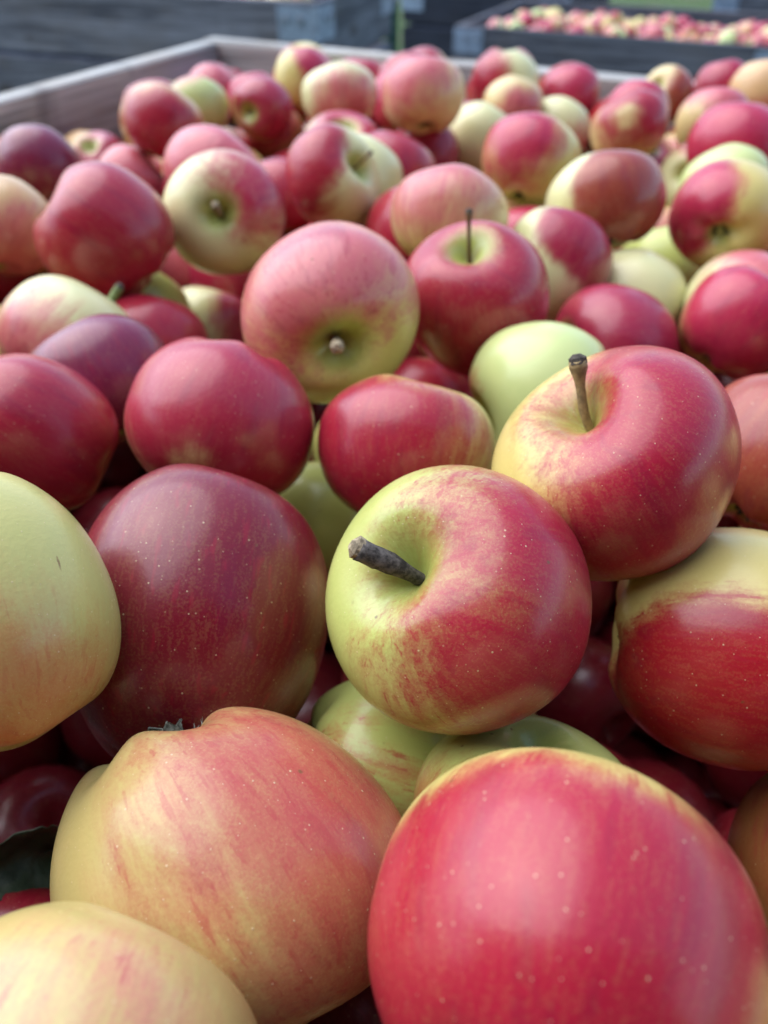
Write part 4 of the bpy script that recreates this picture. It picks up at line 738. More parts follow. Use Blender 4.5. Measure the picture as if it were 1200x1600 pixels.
        [-0.1175, 0.7687, -0.2631, 0.0375, 0],
        [-0.3984, 0.9343, -0.2634, 0.0344, 0],
        [0.134, 0.5395, -0.2634, 0.036, 0],
        [0.0499, 0.275, -0.2635, 0.0363, 0],
        [-0.1815, 0.9488, -0.2639, 0.0362, 0],
        [-0.1612, 0.6559, -0.2641, 0.0364, 2, 'apple deep under the purplish rose apple'],
        [-0.0729, 1.0101, -0.2643, 0.0357, 2, 'apple deep under the pink apple with cream hollow'],
        [0.3722, 0.6039, -0.2646, 0.0344, 0],
        [-0.2193, 0.48, -0.265, 0.0342, 0],
        [-0.2716, 0.706, -0.2658, 0.0364, 0],
        [-0.2339, 0.8069, -0.2665, 0.035, 0],
        [-0.4032, 0.6149, -0.2672, 0.0361, 0],
        [-0.3116, 0.5001, -0.2675, 0.0366, 0],
        [0.1091, 1.092, -0.268, 0.0346, 0],
        [-0.3706, 0.7442, -0.2682, 0.0349, 0],
        [0.1252, 0.886, -0.2689, 0.0344, 0],
        [0.1932, 1.1097, -0.2705, 0.0349, 0],
        [0.1038, 0.4454, -0.2707, 0.0362, 0],
        [-0.2912, 1.1981, -0.2709, 0.0382, 0],
        [0.166, 0.6591, -0.2712, 0.0373, 0],
        [0.0631, 0.5591, -0.2717, 0.0348, 0],
        [-0.0006, 1.1821, -0.2718, 0.036, 0],
        [-0.2284, 1.0719, -0.2719, 0.0344, 0],
        [0.3083, 1.0539, -0.2721, 0.0375, 0],
        [0.0223, 1.0984, -0.2725, 0.0363, 0],
        [-0.0953, 1.1484, -0.2735, 0.0341, 0],
        [-0.0952, 0.8996, -0.2746, 0.0344, 0],
        [-0.0415, 0.7334, -0.2751, 0.0357, 0],
        [0.3532, 0.8524, -0.2753, 0.0368, 0],
        [-0.3003, 0.7803, -0.2764, 0.0344, 0],
        [-0.0526, 0.1226, -0.277, 0.0363, 0],
        [-0.0841, 0.4173, -0.2771, 0.0362, 0],
        [0.2402, 0.7595, -0.2776, 0.0361, 0],
        [-0.1487, 1.0389, -0.2776, 0.0357, 0],
        [0.1772, 0.2711, -0.2782, 0.0341, 0],
        [0.286, 0.6084, -0.2784, 0.0379, 0],
        [0.3358, 0.4827, -0.2784, 0.0355, 0],
        [-0.3884, 0.8127, -0.279, 0.0362, 0],
        [-0.2867, 0.4035, -0.2802, 0.0349, 0],
        [0.0116, 0.8096, -0.2816, 0.0352, 0],
        [0.0081, 0.5159, -0.282, 0.0347, 1, 'dark apple deep under the crimson sliver of apple'],
        [-0.2889, 0.568, -0.2825, 0.0365, 0],
        [0.1962, 0.8914, -0.2833, 0.034, 0],
        [-0.2285, 0.302, -0.2837, 0.0366, 0],
        [-0.2529, 0.9115, -0.2867, 0.0361, 0],
        [-0.2253, 1.0038, -0.2875, 0.0358, 0],
        [-0.0438, 1.0716, -0.2881, 0.0376, 0],
        [-0.3586, 1.0344, -0.2885, 0.0383, 2, 'apple deep under the small magenta and green apple'],
        [-0.1702, 0.58, -0.2887, 0.0347, 0],
        [0.0825, 1.1637, -0.2889, 0.0368, 0],
        [0.4133, 0.6633, -0.2899, 0.0356, 0],
        [0.238, 1.0565, -0.2913, 0.0366, 0],
        [-0.1713, 1.2439, -0.2921, 0.0377, 0],
        [-0.1383, 0.4605, -0.293, 0.0347, 0],
        [-0.1796, 0.7397, -0.2931, 0.0364, 0],
        [-0.0289, 0.9239, -0.2938, 0.0342, 0],
        [0.1278, 0.7175, -0.2944, 0.0349, 0],
        [0.0319, 0.2011, -0.2953, 0.0352, 0],
        [0.2364, 0.3229, -0.2955, 0.0365, 0],
        [-0.1048, 0.8291, -0.2956, 0.0345, 0],
        [-0.2958, 0.6454, -0.2956, 0.0374, 0],
        [0.0152, 0.6599, -0.2961, 0.0349, 0],
        [-0.0583, 0.597, -0.2963, 0.0354, 0],
        [0.074, 0.6248, -0.2967, 0.0352, 0],
        [0.1762, 0.585, -0.2972, 0.0351, 0],
        [-0.0992, 0.6764, -0.2973, 0.0354, 0],
        [-0.2394, 1.1549, -0.2982, 0.0352, 0],
        [0.1037, 0.9812, -0.2986, 0.0358, 0],
        [-0.3129, 0.852, -0.2991, 0.0388, 0],
        [0.2391, 0.9599, -0.2992, 0.0375, 0],
        [0.15, 1.0429, -0.2998, 0.0375, 0],
        [0.396, 0.928, -0.3, 0.0348, 0],
        [0.0417, 0.3366, -0.3, 0.0341, 0],
        [0.0813, 0.8238, -0.3008, 0.0357, 0],
        [0.3657, 0.5391, -0.3016, 0.0348, 0],
        [-0.4356, 0.8893, -0.302, 0.036, 0],
        [-0.2873, 1.0589, -0.3024, 0.0347, 0],
        [0.3469, 0.7345, -0.3029, 0.0361, 0],
        [0.0669, 0.9198, -0.3031, 0.0348, 0],
        [-0.1777, 1.1117, -0.3031, 0.0363, 0],
        [0.018, 1.0278, -0.3036, 0.0351, 0],
        [-0.0582, 0.0561, -0.3038, 0.034, 0],
        [0.1443, 0.3972, -0.3039, 0.0359, 0],
        [-0.1308, 0.9782, -0.3054, 0.0351, 0],
        [-0.2235, 0.4234, -0.3055, 0.0343, 1, 'dark apple deep under the glossy red left edge apple, the highest of two'],
        [-0.0503, 0.3498, -0.3055, 0.0363, 0],
        [-0.3846, 0.6851, -0.3061, 0.0378, 0],
        [0.2942, 0.805, -0.3063, 0.0364, 0],
        [0.1702, 0.7803, -0.3075, 0.0344, 0],
        [0.3221, 0.9954, -0.3077, 0.0346, 0],
        [0.0777, 0.0338, -0.3081, 0.0352, 0],
        [0.072, 0.4977, -0.3092, 0.0355, 0],
        [-0.1896, 0.8757, -0.3095, 0.0345, 0],
        [0.2774, 0.8746, -0.3098, 0.0368, 0],
        [0.1071, 0.1086, -0.31, 0.0382, 0],
        [0.3012, 0.4318, -0.3109, 0.0341, 0],
        [-0.352, 0.9169, -0.3131, 0.035, 0],
        [-0.2203, 0.6591, -0.3132, 0.0363, 0],
        [-0.4515, 0.7155, -0.3135, 0.0366, 0],
        [-0.3209, 1.1277, -0.3139, 0.0376, 2, 'apple deep under the pink apple above the rosy oval'],
        [0.0123, 0.5844, -0.3147, 0.0359, 0],
        [-0.3714, 0.5526, -0.3156, 0.0353, 0],
        [-0.1223, 1.196, -0.3162, 0.0372, 0],
        [-0.2085, 0.5327, -0.3162, 0.0343, 0],
        [0.2227, 0.7048, -0.3165, 0.0352, 0],
        [0.4606, 0.7217, -0.3173, 0.0368, 0],
        [-0.2871, 0.979, -0.3189, 0.0349, 0],
        [-0.2442, 0.7516, -0.319, 0.0347, 0],
        [0.4011, 1.0053, -0.3192, 0.0382, 0],
        [0.0823, 1.0517, -0.3195, 0.0351, 0],
        [0.1615, 0.9402, -0.3199, 0.0376, 0],
        [-0.1779, 0.8086, -0.3204, 0.0354, 0],
        [0.1715, 0.4617, -0.3208, 0.038, 0],
        [-0.0447, 1.2189, -0.3211, 0.0371, 0],
        [0.2895, 0.7006, -0.3213, 0.0344, 0],
        [0.2138, 0.8355, -0.3213, 0.0376, 0],
        [0.0201, 0.7488, -0.3218, 0.0371, 0],
        [-0.1048, 1.0902, -0.3218, 0.035, 0],
        [-0.0432, 0.7874, -0.3219, 0.0359, 0],
        [-0.2576, 1.2363, -0.3229, 0.0342, 0],
        [0.3466, 0.6428, -0.3239, 0.0369, 0],
        [0.1087, 0.5717, -0.3242, 0.0343, 0],
        [0.1391, 1.127, -0.3243, 0.038, 0],
        [-0.3099, 0.7207, -0.3245, 0.0376, 0],
        [0.3705, 0.8065, -0.3249, 0.0348, 0],
        [-0.0154, 0.8558, -0.3256, 0.0355, 0],
        [-0.0452, 1.1378, -0.3258, 0.0348, 0],
        [-0.0285, 0.1711, -0.3262, 0.0363, 0],
        [0.2291, 0.3967, -0.3269, 0.0347, 0],
        [-0.3793, 0.9779, -0.3274, 0.0349, 0],
        [0.2279, 0.6222, -0.3281, 0.0343, 0],
        [-0.0607, 0.9778, -0.3299, 0.0383, 0],
        [-0.2778, 0.4605, -0.3301, 0.0379, 0],
        [-0.1945, 1.048, -0.3302, 0.0353, 0],
        [0.0509, 0.4034, -0.3318, 0.038, 1, 'dark apple deep under the thick stemmed centre apple, the highest of four'],
        [-0.1083, 0.7388, -0.3321, 0.0367, 0],
        [-0.2662, 0.3642, -0.3321, 0.0355, 0],
        [0.0143, 0.2682, -0.3322, 0.0356, 1, 'dark apple deep under the thick stemmed centre apple, the next of four'],
        [0.0102, 0.0355, -0.3323, 0.0382, 0],
        [-0.189, 0.9471, -0.3324, 0.0351, 0],
        [-0.3524, 0.6194, -0.3325, 0.0345, 0],
        [-0.1212, 0.6143, -0.3336, 0.0378, 0],
        [-0.3911, 0.755, -0.3338, 0.0369, 0],
        [0.3031, 0.5223, -0.3342, 0.0361, 0],
        [0.3462, 0.8931, -0.3345, 0.037, 0],
        [0.0274, 1.1428, -0.3349, 0.0362, 0],
        [0.0681, 0.6922, -0.3355, 0.0362, 0],
        [0.0124, 0.9622, -0.3362, 0.0356, 0],
        [0.1421, 0.6437, -0.3368, 0.0354, 0],
        [-0.2502, 0.8361, -0.3368, 0.0376, 0],
        [0.206, 1.0146, -0.3369, 0.0352, 0],
        [0.1426, 0.8513, -0.3376, 0.0386, 0],
        [-0.4209, 0.8264, -0.339, 0.0346, 0],
        [-0.1871, 1.1854, -0.3394, 0.0345, 0],
        [-0.1244, 0.8944, -0.3396, 0.0344, 0],
        [-0.1849, 0.3316, -0.3406, 0.0373, 0],
        [0.0849, 0.1946, -0.3408, 0.0365, 1, 'dark apple deep under the green apple with brown spot, the highest of five'],
        [-0.1474, 0.5076, -0.3413, 0.0357, 0],
        [-0.0375, 0.6825, -0.3416, 0.0347, 0],
        [-0.1989, 1.3048, -0.3417, 0.0342, 0],
        [-0.2357, 1.1028, -0.3422, 0.0349, 0],
        [0.438, 0.7837, -0.3424, 0.0355, 0],
        [0.2907, 1.0467, -0.3436, 0.0368, 0],
        [-0.3145, 0.5254, -0.3439, 0.035, 0],
        [0.1816, 0.318, -0.3444, 0.0367, 0],
        [-0.1029, 0.0904, -0.3444, 0.0345, 0],
        [0.1056, 0.7776, -0.3447, 0.0349, 0],
        [0.289, 0.9433, -0.3472, 0.0362, 0],
        [-0.2812, 0.9167, -0.3483, 0.034, 0],
        [0.2318, 0.7709, -0.3484, 0.0341, 0],
        [-0.4834, 0.7827, -0.3501, 0.0383, 0],
        [0.1623, 0.5425, -0.3504, 0.0345, 0],
        [-0.016, 0.5226, -0.3505, 0.0356, 1, 'dark apple deep under the red apple with golden patches, the highest of two'],
        [-0.1637, 0.6798, -0.3506, 0.0368, 0],
        [-0.3301, 0.7988, -0.3508, 0.0364, 0],
        [-0.0247, 0.1025, -0.3511, 0.0361, 1, 'dark apple deep under the tall conical apple, the highest of three'],
        [-0.1268, 1.268, -0.3514, 0.0341, 0],
        [0.2005, 1.0947, -0.3514, 0.0364, 0],
        [0.408, 0.8611, -0.3514, 0.0343, 0],
        [0.4459, 0.953, -0.3519, 0.0345, 0],
        [-0.0046, 1.0791, -0.352, 0.0367, 0],
        [-0.1047, 0.4536, -0.353, 0.0354, 0],
        [0.3038, 0.5885, -0.3536, 0.0353, 1, 'dark apple deep under the brick red right edge apple'],
        [-0.2669, 0.5984, -0.3542, 0.0371, 0],
        [-0.3445, 1.0623, -0.3543, 0.0344, 0],
        [-0.2995, 1.183, -0.3543, 0.0366, 0],
        [0.2499, 0.4807, -0.3544, 0.0365, 0],
        [-0.1097, 1.0283, -0.3546, 0.0341, 0],
        [-0.1966, 0.5868, -0.3549, 0.0352, 0],
        [0.3959, 0.6904, -0.3549, 0.0343, 0],
        [-0.1768, 0.4066, -0.3556, 0.0351, 1, 'dark apple deep under the large dark crimson apple, the highest of two'],
        [0.1586, 0.166, -0.3563, 0.0353, 1, 'dark apple deep under the orange brown right edge apple, the highest of two'],
        [0.1032, 0.4587, -0.3568, 0.035, 0],
        [0.0587, 0.8563, -0.3571, 0.0354, 0],
        [0.209, 0.9029, -0.3577, 0.0363, 0],
        [0.0597, 0.0856, -0.3578, 0.0351, 0],
        [0.4054, 0.6131, -0.359, 0.0381, 0],
        [-0.214, 0.4767, -0.3594, 0.0349, 1, 'dark apple deep under the glossy red left edge apple, the next of two'],
        [0.1699, 0.7305, -0.3603, 0.0344, 0],
        [-0.1876, 0.7435, -0.361, 0.0342, 0],
        [-0.0083, 0.3586, -0.3612, 0.0353, 1, 'dark apple deep under the dim olive apple, the highest of two'],
        [-0.1406, 0.2774, -0.3614, 0.0362, 1, 'dark apple deep under the large dark crimson apple, the next of two'],
        [-0.4313, 0.6628, -0.3615, 0.039, 0],
        [-0.3921, 0.8833, -0.3616, 0.0353, 0],
        [0.1077, 0.2824, -0.3636, 0.035, 1, 'dark apple deep under the green apple with brown spot, the next of five'],
        [0.0737, 0.9881, -0.3638, 0.0345, 0],
        [0.5168, 0.833, -0.3643, 0.0353, 0],
        [-0.114, 0.8038, -0.3647, 0.0381, 0],
        [0.3069, 0.7523, -0.3652, 0.0365, 0],
        [0.0329, 0.4721, -0.3656, 0.0366, 0],
        [-0.0895, 0.3347, -0.3659, 0.0343, 0],
        [0.0506, 0.5585, -0.3664, 0.0345, 0],
        [0.1122, 0.366, -0.3665, 0.034, 1, 'dark apple deep under the thick stemmed centre apple, the third of four'],
        [0.0431, 0.6324, -0.3667, 0.0343, 0],
        [0.3638, 0.5517, -0.3684, 0.0347, 0],
        [0.017, 0.8025, -0.3686, 0.036, 0],
        [-0.1351, 1.1352, -0.3691, 0.0345, 0],
        [-0.0651, 0.8778, -0.3695, 0.0352, 0],
        [-0.1169, 0.9617, -0.3699, 0.0342, 0],
        [-0.278, 1.0497, -0.3704, 0.0362, 0],
        [-0.0552, 0.5878, -0.3706, 0.0351, 1, 'dark apple deep under the red apple with golden patches, the next of two'],
        [0.1387, 1.0359, -0.3706, 0.035, 0],
        [0.1666, 0.4111, -0.3709, 0.0348, 0],
        [0.0321, 0.1549, -0.3714, 0.0376, 1, 'dark apple deep under the huge bottom right apple'],
        [0.0706, 1.1039, -0.3718, 0.0349, 0],
        [-0.1, 0.1524, -0.3722, 0.0345, 0],
        [-0.2144, 0.2625, -0.3723, 0.0372, 1, 'dark apple deep under the scratched yellow green apple'],
        [-0.3268, 0.9649, -0.3726, 0.0358, 0],
        [-0.2707, 0.672, -0.3727, 0.0354, 0],
        [0.3529, 0.9869, -0.3727, 0.0373, 0],
        [0.3052, 0.8417, -0.3727, 0.0349, 0],
        [-0.041, 0.2218, -0.3727, 0.0358, 0],
        [-0.197, 1.2435, -0.3732, 0.0343, 0],
        [0.0098, 0.9053, -0.3736, 0.0349, 0],
        [0.104, 0.9187, -0.3736, 0.0346, 0],
        [-0.1881, 0.8515, -0.3738, 0.0354, 0],
        [-0.3601, 0.6804, -0.3738, 0.0344, 0],
        [0.2587, 0.3439, -0.3741, 0.0352, 0],
        [-0.2358, 0.9904, -0.3745, 0.0371, 0],
        [-0.0121, 1.1855, -0.3748, 0.0361, 0],
        [-0.0847, 1.1862, -0.3749, 0.0344, 0],
        [0.3828, 0.7598, -0.375, 0.0346, 0],
        [0.2832, 0.656, -0.3766, 0.0351, 0],
        [0.1987, 0.6699, -0.3766, 0.035, 0],
        [-0.046, 0.0369, -0.3771, 0.0352, 0],
        [0.2962, 0.4114, -0.3773, 0.0345, 0],
        [-0.2702, 0.7707, -0.3806, 0.0363, 0],
        [-0.0961, 0.6748, -0.3807, 0.0378, 0],
        [-0.127, 0.5582, -0.3824, 0.0349, 0],
        [0.0499, 0.3297, -0.3829, 0.0342, 0],
        [-0.0565, 0.7523, -0.3838, 0.0358, 0],
        [-0.0644, 0.3987, -0.3842, 0.0354, 0],
        [-0.392, 0.5959, -0.3849, 0.0351, 0],
        [0.4472, 0.7188, -0.3856, 0.0342, 0],
        [-0.0742, 0.5051, -0.3862, 0.0353, 1, 'dark apple deep under the dim olive apple, the next of two'],
        [-0.1697, 0.2082, -0.387, 0.0353, 1, 'dark apple deep under the green leaf'],
        [-0.2633, 0.4188, -0.3871, 0.0344, 0],
        [-0.32, 0.864, -0.3872, 0.036, 0],
        [0.1237, 0.0946, -0.3873, 0.0372, 0],
        [0.183, 0.9659, -0.3873, 0.034, 0],
        [0.1881, 0.6019, -0.3873, 0.0342, 0],
        [0.1708, 0.8005, -0.3879, 0.037, 0],
        [0.058, 0.7488, -0.3885, 0.0341, 0],
        [0.0313, 0.2244, -0.3887, 0.0363, 0],
        [0.1162, 0.6004, -0.3889, 0.0345, 0],
        [0.2583, 0.9924, -0.3891, 0.0378, 0],
        [-0.1674, 1.0225, -0.3902, 0.0346, 0],
        [-0.0403, 0.2888, -0.3903, 0.0353, 1, 'dark apple deep under the low yellow green apple, the highest of two'],
        [-0.2965, 1.119, -0.3907, 0.0381, 0],
        [-0.2539, 1.2766, -0.391, 0.0357, 0],
        [0.006, 0.6973, -0.3913, 0.0348, 0],
        [-0.0426, 1.0249, -0.3914, 0.0378, 0],
        [0.4793, 0.8956, -0.3916, 0.0352, 0],
        [-0.3506, 0.7459, -0.3918, 0.0343, 0],
        [0.2164, 0.2675, -0.3918, 0.0353, 1, 'dark apple deep under the yellow and red right edge apple, the highest of three'],
        [0.171, 0.4823, -0.3921, 0.0354, 0],
        [-0.3958, 0.9466, -0.3927, 0.0378, 0],
        [-0.0619, 1.0943, -0.3927, 0.0366, 0],
        [-0.4552, 0.864, -0.393, 0.0347, 0],
        [0.0601, 1.1726, -0.3939, 0.0343, 0],
        [-0.1919, 0.9178, -0.3942, 0.0353, 0],
        [-0.4156, 0.7854, -0.3944, 0.035, 0],
        [0.2524, 0.54, -0.3949, 0.037, 0],
        [0.1052, 0.5203, -0.395, 0.0363, 0],
        [0.3334, 0.4875, -0.395, 0.036, 0],
        [0.2501, 0.716, -0.3954, 0.0371, 0],
        [-0.2645, 0.5138, -0.3955, 0.0349, 0],
        [-0.4463, 0.7246, -0.3963, 0.0352, 0],
        [-0.2396, 1.1693, -0.3963, 0.0351, 0],
        [0.399, 0.9135, -0.397, 0.0359, 0],
        [-0.3203, 0.4604, -0.3971, 0.0379, 0],
        [0.1186, 0.7029, -0.3972, 0.0347, 0],
        [-0.2283, 0.3604, -0.3975, 0.0342, 0],
        [0.56, 0.912, -0.3978, 0.0369, 0],
        [0.4881, 0.781, -0.3979, 0.0347, 0],
        [0.1315, 1.1307, -0.3982, 0.0381, 0],
        [0.3436, 0.6189, -0.3985, 0.0343, 0],
        [0.2354, 0.8351, -0.4008, 0.0384, 0],
        [-0.3261, 0.5713, -0.4015, 0.0368, 0],
        [-0.216, 0.6421, -0.4016, 0.0344, 0],
        [-0.1938, 1.0881, -0.4018, 0.0389, 0],
        [0.2569, 1.0796, -0.4025, 0.036, 0],
        [-0.1311, 0.7435, -0.4029, 0.037, 0],
        [0.0026, 0.4133, -0.403, 0.0354, 0],
        [0.1369, 0.2244, -0.4033, 0.0384, 1, 'dark apple deep under the green apple with brown spot, the third of five'],
        [0.1609, 0.8782, -0.4034, 0.0361, 0],
        [-0.0012, 0.9698, -0.4036, 0.0346, 0],
        [0.0728, 0.4063, -0.404, 0.0342, 0],
        [-0.1378, 1.2245, -0.4041, 0.0367, 0],
        [0.371, 0.8387, -0.4043, 0.0363, 0],
        [-0.0378, 0.1521, -0.4045, 0.0368, 1, 'dark apple deep under the tall conical apple, the next of three'],
        [-0.3746, 1.0189, -0.405, 0.0367, 0],
        [-0.1904, 0.53, -0.405, 0.0379, 1, 'dark apple deep under the rose red apple with pale spot'],
        [0.0371, 1.0412, -0.4051, 0.037, 0],
        [0.4202, 0.9914, -0.4067, 0.0382, 0],
        [0.3241, 0.9151, -0.407, 0.036, 0],
        [-0.1558, 0.3435, -0.4075, 0.034, 0],
        [0.2263, 0.3958, -0.4075, 0.0345, 0],
        [-0.1365, 0.4198, -0.4078, 0.0344, 0],
        [-0.082, 0.0964, -0.4079, 0.0343, 0],
        [0.0717, 0.0376, -0.4082, 0.0375, 0],
        [-0.2584, 0.8436, -0.4088, 0.0343, 0],
        [0.0783, 0.8164, -0.4092, 0.0351, 0],
        [-0.0089, 0.6204, -0.4103, 0.0362, 0],
        [0.321, 1.0436, -0.4109, 0.0373, 0],
        [-0.0533, 1.234, -0.4109, 0.0347, 0],
        [0.3477, 0.6906, -0.4112, 0.0367, 0],
        [-0.062, 0.937, -0.4127, 0.0371, 0],
        [-0.2735, 0.9265, -0.414, 0.0352, 0],
        [-0.0333, 0.818, -0.414, 0.0352, 0],
        [0.004, 0.0678, -0.4141, 0.0353, 0],
        [-0.0997, 0.2257, -0.4141, 0.0357, 0],
        [0.1651, 0.3392, -0.415, 0.0376, 1, 'dark apple deep under the yellow and red right edge apple, the next of three'],
        [-0.0093, 0.4973, -0.4157, 0.0352, 0],
        [-0.124, 0.8821, -0.4161, 0.0352, 0],
        [-0.0048, 1.1316, -0.4167, 0.0344, 0],
        [0.0936, 0.165, -0.4169, 0.0358, 0],
        [0.4432, 0.8312, -0.4171, 0.0357, 0],
        [-0.1933, 1.301, -0.4181, 0.0345, 0],
        [-0.2131, 0.711, -0.4184, 0.0386, 0],
        [0.1745, 1.075, -0.4198, 0.036, 0],
        [-0.197, 0.8015, -0.4205, 0.0356, 0],
        [-0.491, 0.7792, -0.421, 0.0346, 0],
        [-0.1433, 0.6203, -0.4211, 0.039, 0],
        [0.2392, 0.464, -0.4218, 0.0349, 0],
        [0.2808, 0.6058, -0.4222, 0.0352, 0],
        [-0.1995, 0.4413, -0.4225, 0.035, 0],
        [0.1023, 0.9735, -0.423, 0.0343, 0],
        [0.0798, 0.6518, -0.4233, 0.0367, 0],
        [0.0605, 0.9034, -0.4237, 0.0342, 0],
        [-0.3243, 0.6459, -0.4247, 0.0354, 0],
        [-0.2472, 0.5859, -0.4258, 0.0343, 0],
        [-0.1765, 1.1642, -0.4266, 0.0354, 0],
        [-0.4001, 0.6536, -0.4269, 0.0358, 0],
        [-0.2929, 0.7187, -0.4275, 0.0381, 0],
        [0.0811, 0.2776, -0.4276, 0.0341, 0],
        [-0.3444, 0.8076, -0.4277, 0.0359, 0],
        [0.1834, 0.7277, -0.428, 0.0349, 0],
        [-0.0012, 0.3376, -0.429, 0.0363, 1, 'dark apple deep under the low yellow green apple, the next of two'],
        [-0.125, 1.0745, -0.4292, 0.0378, 0],
        [0.4228, 0.6507, -0.4292, 0.0388, 0],
        [-0.0966, 0.2928, -0.4294, 0.0351, 0],
        [0.1255, 0.7655, -0.4294, 0.0359, 0],
        [-0.1433, 0.1611, -0.4301, 0.0342, 0],
        [-0.1152, 0.9976, -0.4315, 0.037, 0],
        [0.0577, 0.583, -0.4316, 0.0343, 0],
        [0.299, 0.7861, -0.4316, 0.0374, 0],
        [-0.0694, 0.5616, -0.4322, 0.0352, 0],
        [-0.1048, 1.1469, -0.4323, 0.038, 0],
        [-0.232, 1.2251, -0.4327, 0.0342, 0],
        [-0.0506, 0.7011, -0.4328, 0.0374, 0],
        [0.342, 0.552, -0.4336, 0.0341, 0],
        [-0.3101, 1.0188, -0.4339, 0.0344, 0],
        [0.24, 0.9241, -0.4341, 0.0382, 0],
        [0.1003, 1.0661, -0.4346, 0.0372, 0],
        [-0.0744, 0.4531, -0.4348, 0.0367, 0],
        [-0.2404, 1.0408, -0.435, 0.0362, 0],
        [0.1877, 0.552, -0.4351, 0.0369, 0],
        [0.096, 0.3437, -0.4354, 0.0344, 0],
        [0.5025, 0.9506, -0.4361, 0.0346, 0],
        [-0.1809, 0.281, -0.4364, 0.0351, 1, 'dark apple deep under the tall conical apple, the third of three'],
        [-0.3929, 0.862, -0.4367, 0.0355, 0],
        [0.1597, 0.6498, -0.4367, 0.0357, 0],
        [0.4074, 0.7317, -0.4374, 0.0346, 0],
        [0.0694, 0.4774, -0.4375, 0.0361, 0],
        [0.146, 0.4307, -0.4378, 0.0341, 0],
        [-0.0055, 0.878, -0.4381, 0.0358, 0],
        [-0.0049, 0.7623, -0.4385, 0.0341, 0],
        [-0.0735, 0.3569, -0.4394, 0.0353, 0],
        [-0.1815, 0.9726, -0.4398, 0.0354, 0],
        [0.5266, 0.8485, -0.4411, 0.0374, 0],
        [-0.3433, 0.9268, -0.4412, 0.0378, 0],
        [0.011, 1.1981, -0.4413, 0.036, 0],
        [-0.0237, 0.2335, -0.4421, 0.037, 0],
        [-0.0927, 0.7885, -0.4425, 0.0364, 0],
        [0.08, 0.0976, -0.4426, 0.0346, 0],
        [0.0233, 0.1755, -0.4426, 0.0364, 0],
        [-0.3975, 0.7276, -0.4433, 0.0343, 0],
        [0.3422, 0.9777, -0.4433, 0.0363, 0],
        [-0.1256, 0.5036, -0.4434, 0.0353, 0],
        [-0.2953, 1.1693, -0.4438, 0.0352, 0],
        [0.2258, 0.6686, -0.4448, 0.0342, 0],
        [0.2451, 0.3208, -0.445, 0.0378, 0],
        [-0.0489, 0.0405, -0.4465, 0.0347, 0],
        [0.2885, 0.4158, -0.4471, 0.0378, 0],
        [0.181, 1.0088, -0.4472, 0.0356, 0],
        [-0.2639, 0.4535, -0.448, 0.0375, 0],
        [-0.2068, 0.8684, -0.4483, 0.0368, 0],
        [-0.351, 1.0753, -0.4494, 0.0372, 0],
        [-0.2502, 1.1132, -0.4498, 0.0384, 0],
        [0.2297, 0.777, -0.4505, 0.034, 0],
        [0.0542, 0.718, -0.4516, 0.0359, 0],
        [-0.3516, 0.5175, -0.4517, 0.0363, 0],
        [-0.0147, 1.0514, -0.452, 0.0345, 0],
        [-0.2697, 0.3817, -0.4527, 0.0345, 0],
        [0.3171, 0.8508, -0.4534, 0.0347, 0],
        [-0.2808, 0.7872, -0.4536, 0.036, 0],
        [-0.3737, 0.5945, -0.4546, 0.037, 0],
        [-0.1267, 0.6844, -0.4553, 0.0369, 0],
        [0.0534, 1.126, -0.4556, 0.0344, 0],
        [0.2009, 0.2342, -0.4558, 0.035, 1, 'dark apple deep under the orange brown right edge apple, the next of two'],
        [-0.2534, 0.663, -0.4559, 0.037, 0],
        [0.1207, 0.5944, -0.4566, 0.0349, 0],
        [0.3662, 0.7898, -0.4571, 0.0361, 0],
        [0.128, 0.9133, -0.4572, 0.0384, 0],
        [0.2867, 0.6979, -0.4574, 0.0362, 0],
        [0.1452, 0.2809, -0.4582, 0.0345, 1, 'dark apple deep under the green apple with brown spot, the fourth of five'],
        [0.4323, 0.9027, -0.4588, 0.0363, 0],
        [0.1394, 0.5073, -0.4588, 0.0356, 0],
        [-0.062, 0.6332, -0.4599, 0.037, 0],
        [-0.1902, 0.2121, -0.46, 0.0376, 0],
        [0.1859, 0.8324, -0.46, 0.0388, 0],
        [-0.4328, 0.8031, -0.4601, 0.0369, 0],
        [0.2802, 1.0105, -0.4604, 0.0343, 0],
        [-0.2358, 0.5189, -0.4605, 0.0365, 0],
        [0.299, 0.4946, -0.4605, 0.0367, 0],
        [-0.1988, 0.3577, -0.4615, 0.0349, 0],
        [-0.0772, 0.1822, -0.4616, 0.0341, 0],
        [-0.2637, 0.9766, -0.4617, 0.0359, 0],
        [-0.0027, 0.5557, -0.4618, 0.0376, 0],
        [0.1501, 0.1367, -0.462, 0.038, 0],
        [0.0407, 0.9848, -0.4627, 0.0372, 0],
        [0.0081, 0.6664, -0.4634, 0.0367, 0],
        [0.3686, 0.6099, -0.4645, 0.037, 0],
        [0.4802, 0.7591, -0.4645, 0.0357, 0],
        [-0.4102, 0.9476, -0.4652, 0.0357, 0],
        [-0.2905, 0.8772, -0.4653, 0.036, 0],
        [-0.0068, 0.1129, -0.4654, 0.0363, 0],
        [-0.0258, 0.4046, -0.4657, 0.0343, 1, 'dark apple deep under the thick stemmed centre apple, the fourth of four'],
        [-0.1101, 1.2434, -0.4662, 0.0351, 0],
        [-0.0515, 1.1119, -0.4663, 0.0343, 0],
        [0.0442, 0.8019, -0.4665, 0.0354, 0],
        [-0.1562, 0.7658, -0.4665, 0.0343, 0],
        [-0.1717, 0.5623, -0.4693, 0.037, 0],
        [-0.1422, 0.8305, -0.4694, 0.0342, 0],
        [0.0472, 0.3847, -0.4696, 0.0387, 0],
        [0.3609, 0.904, -0.4697, 0.0352, 0],
        [0.1316, 1.1198, -0.4698, 0.0368, 0],
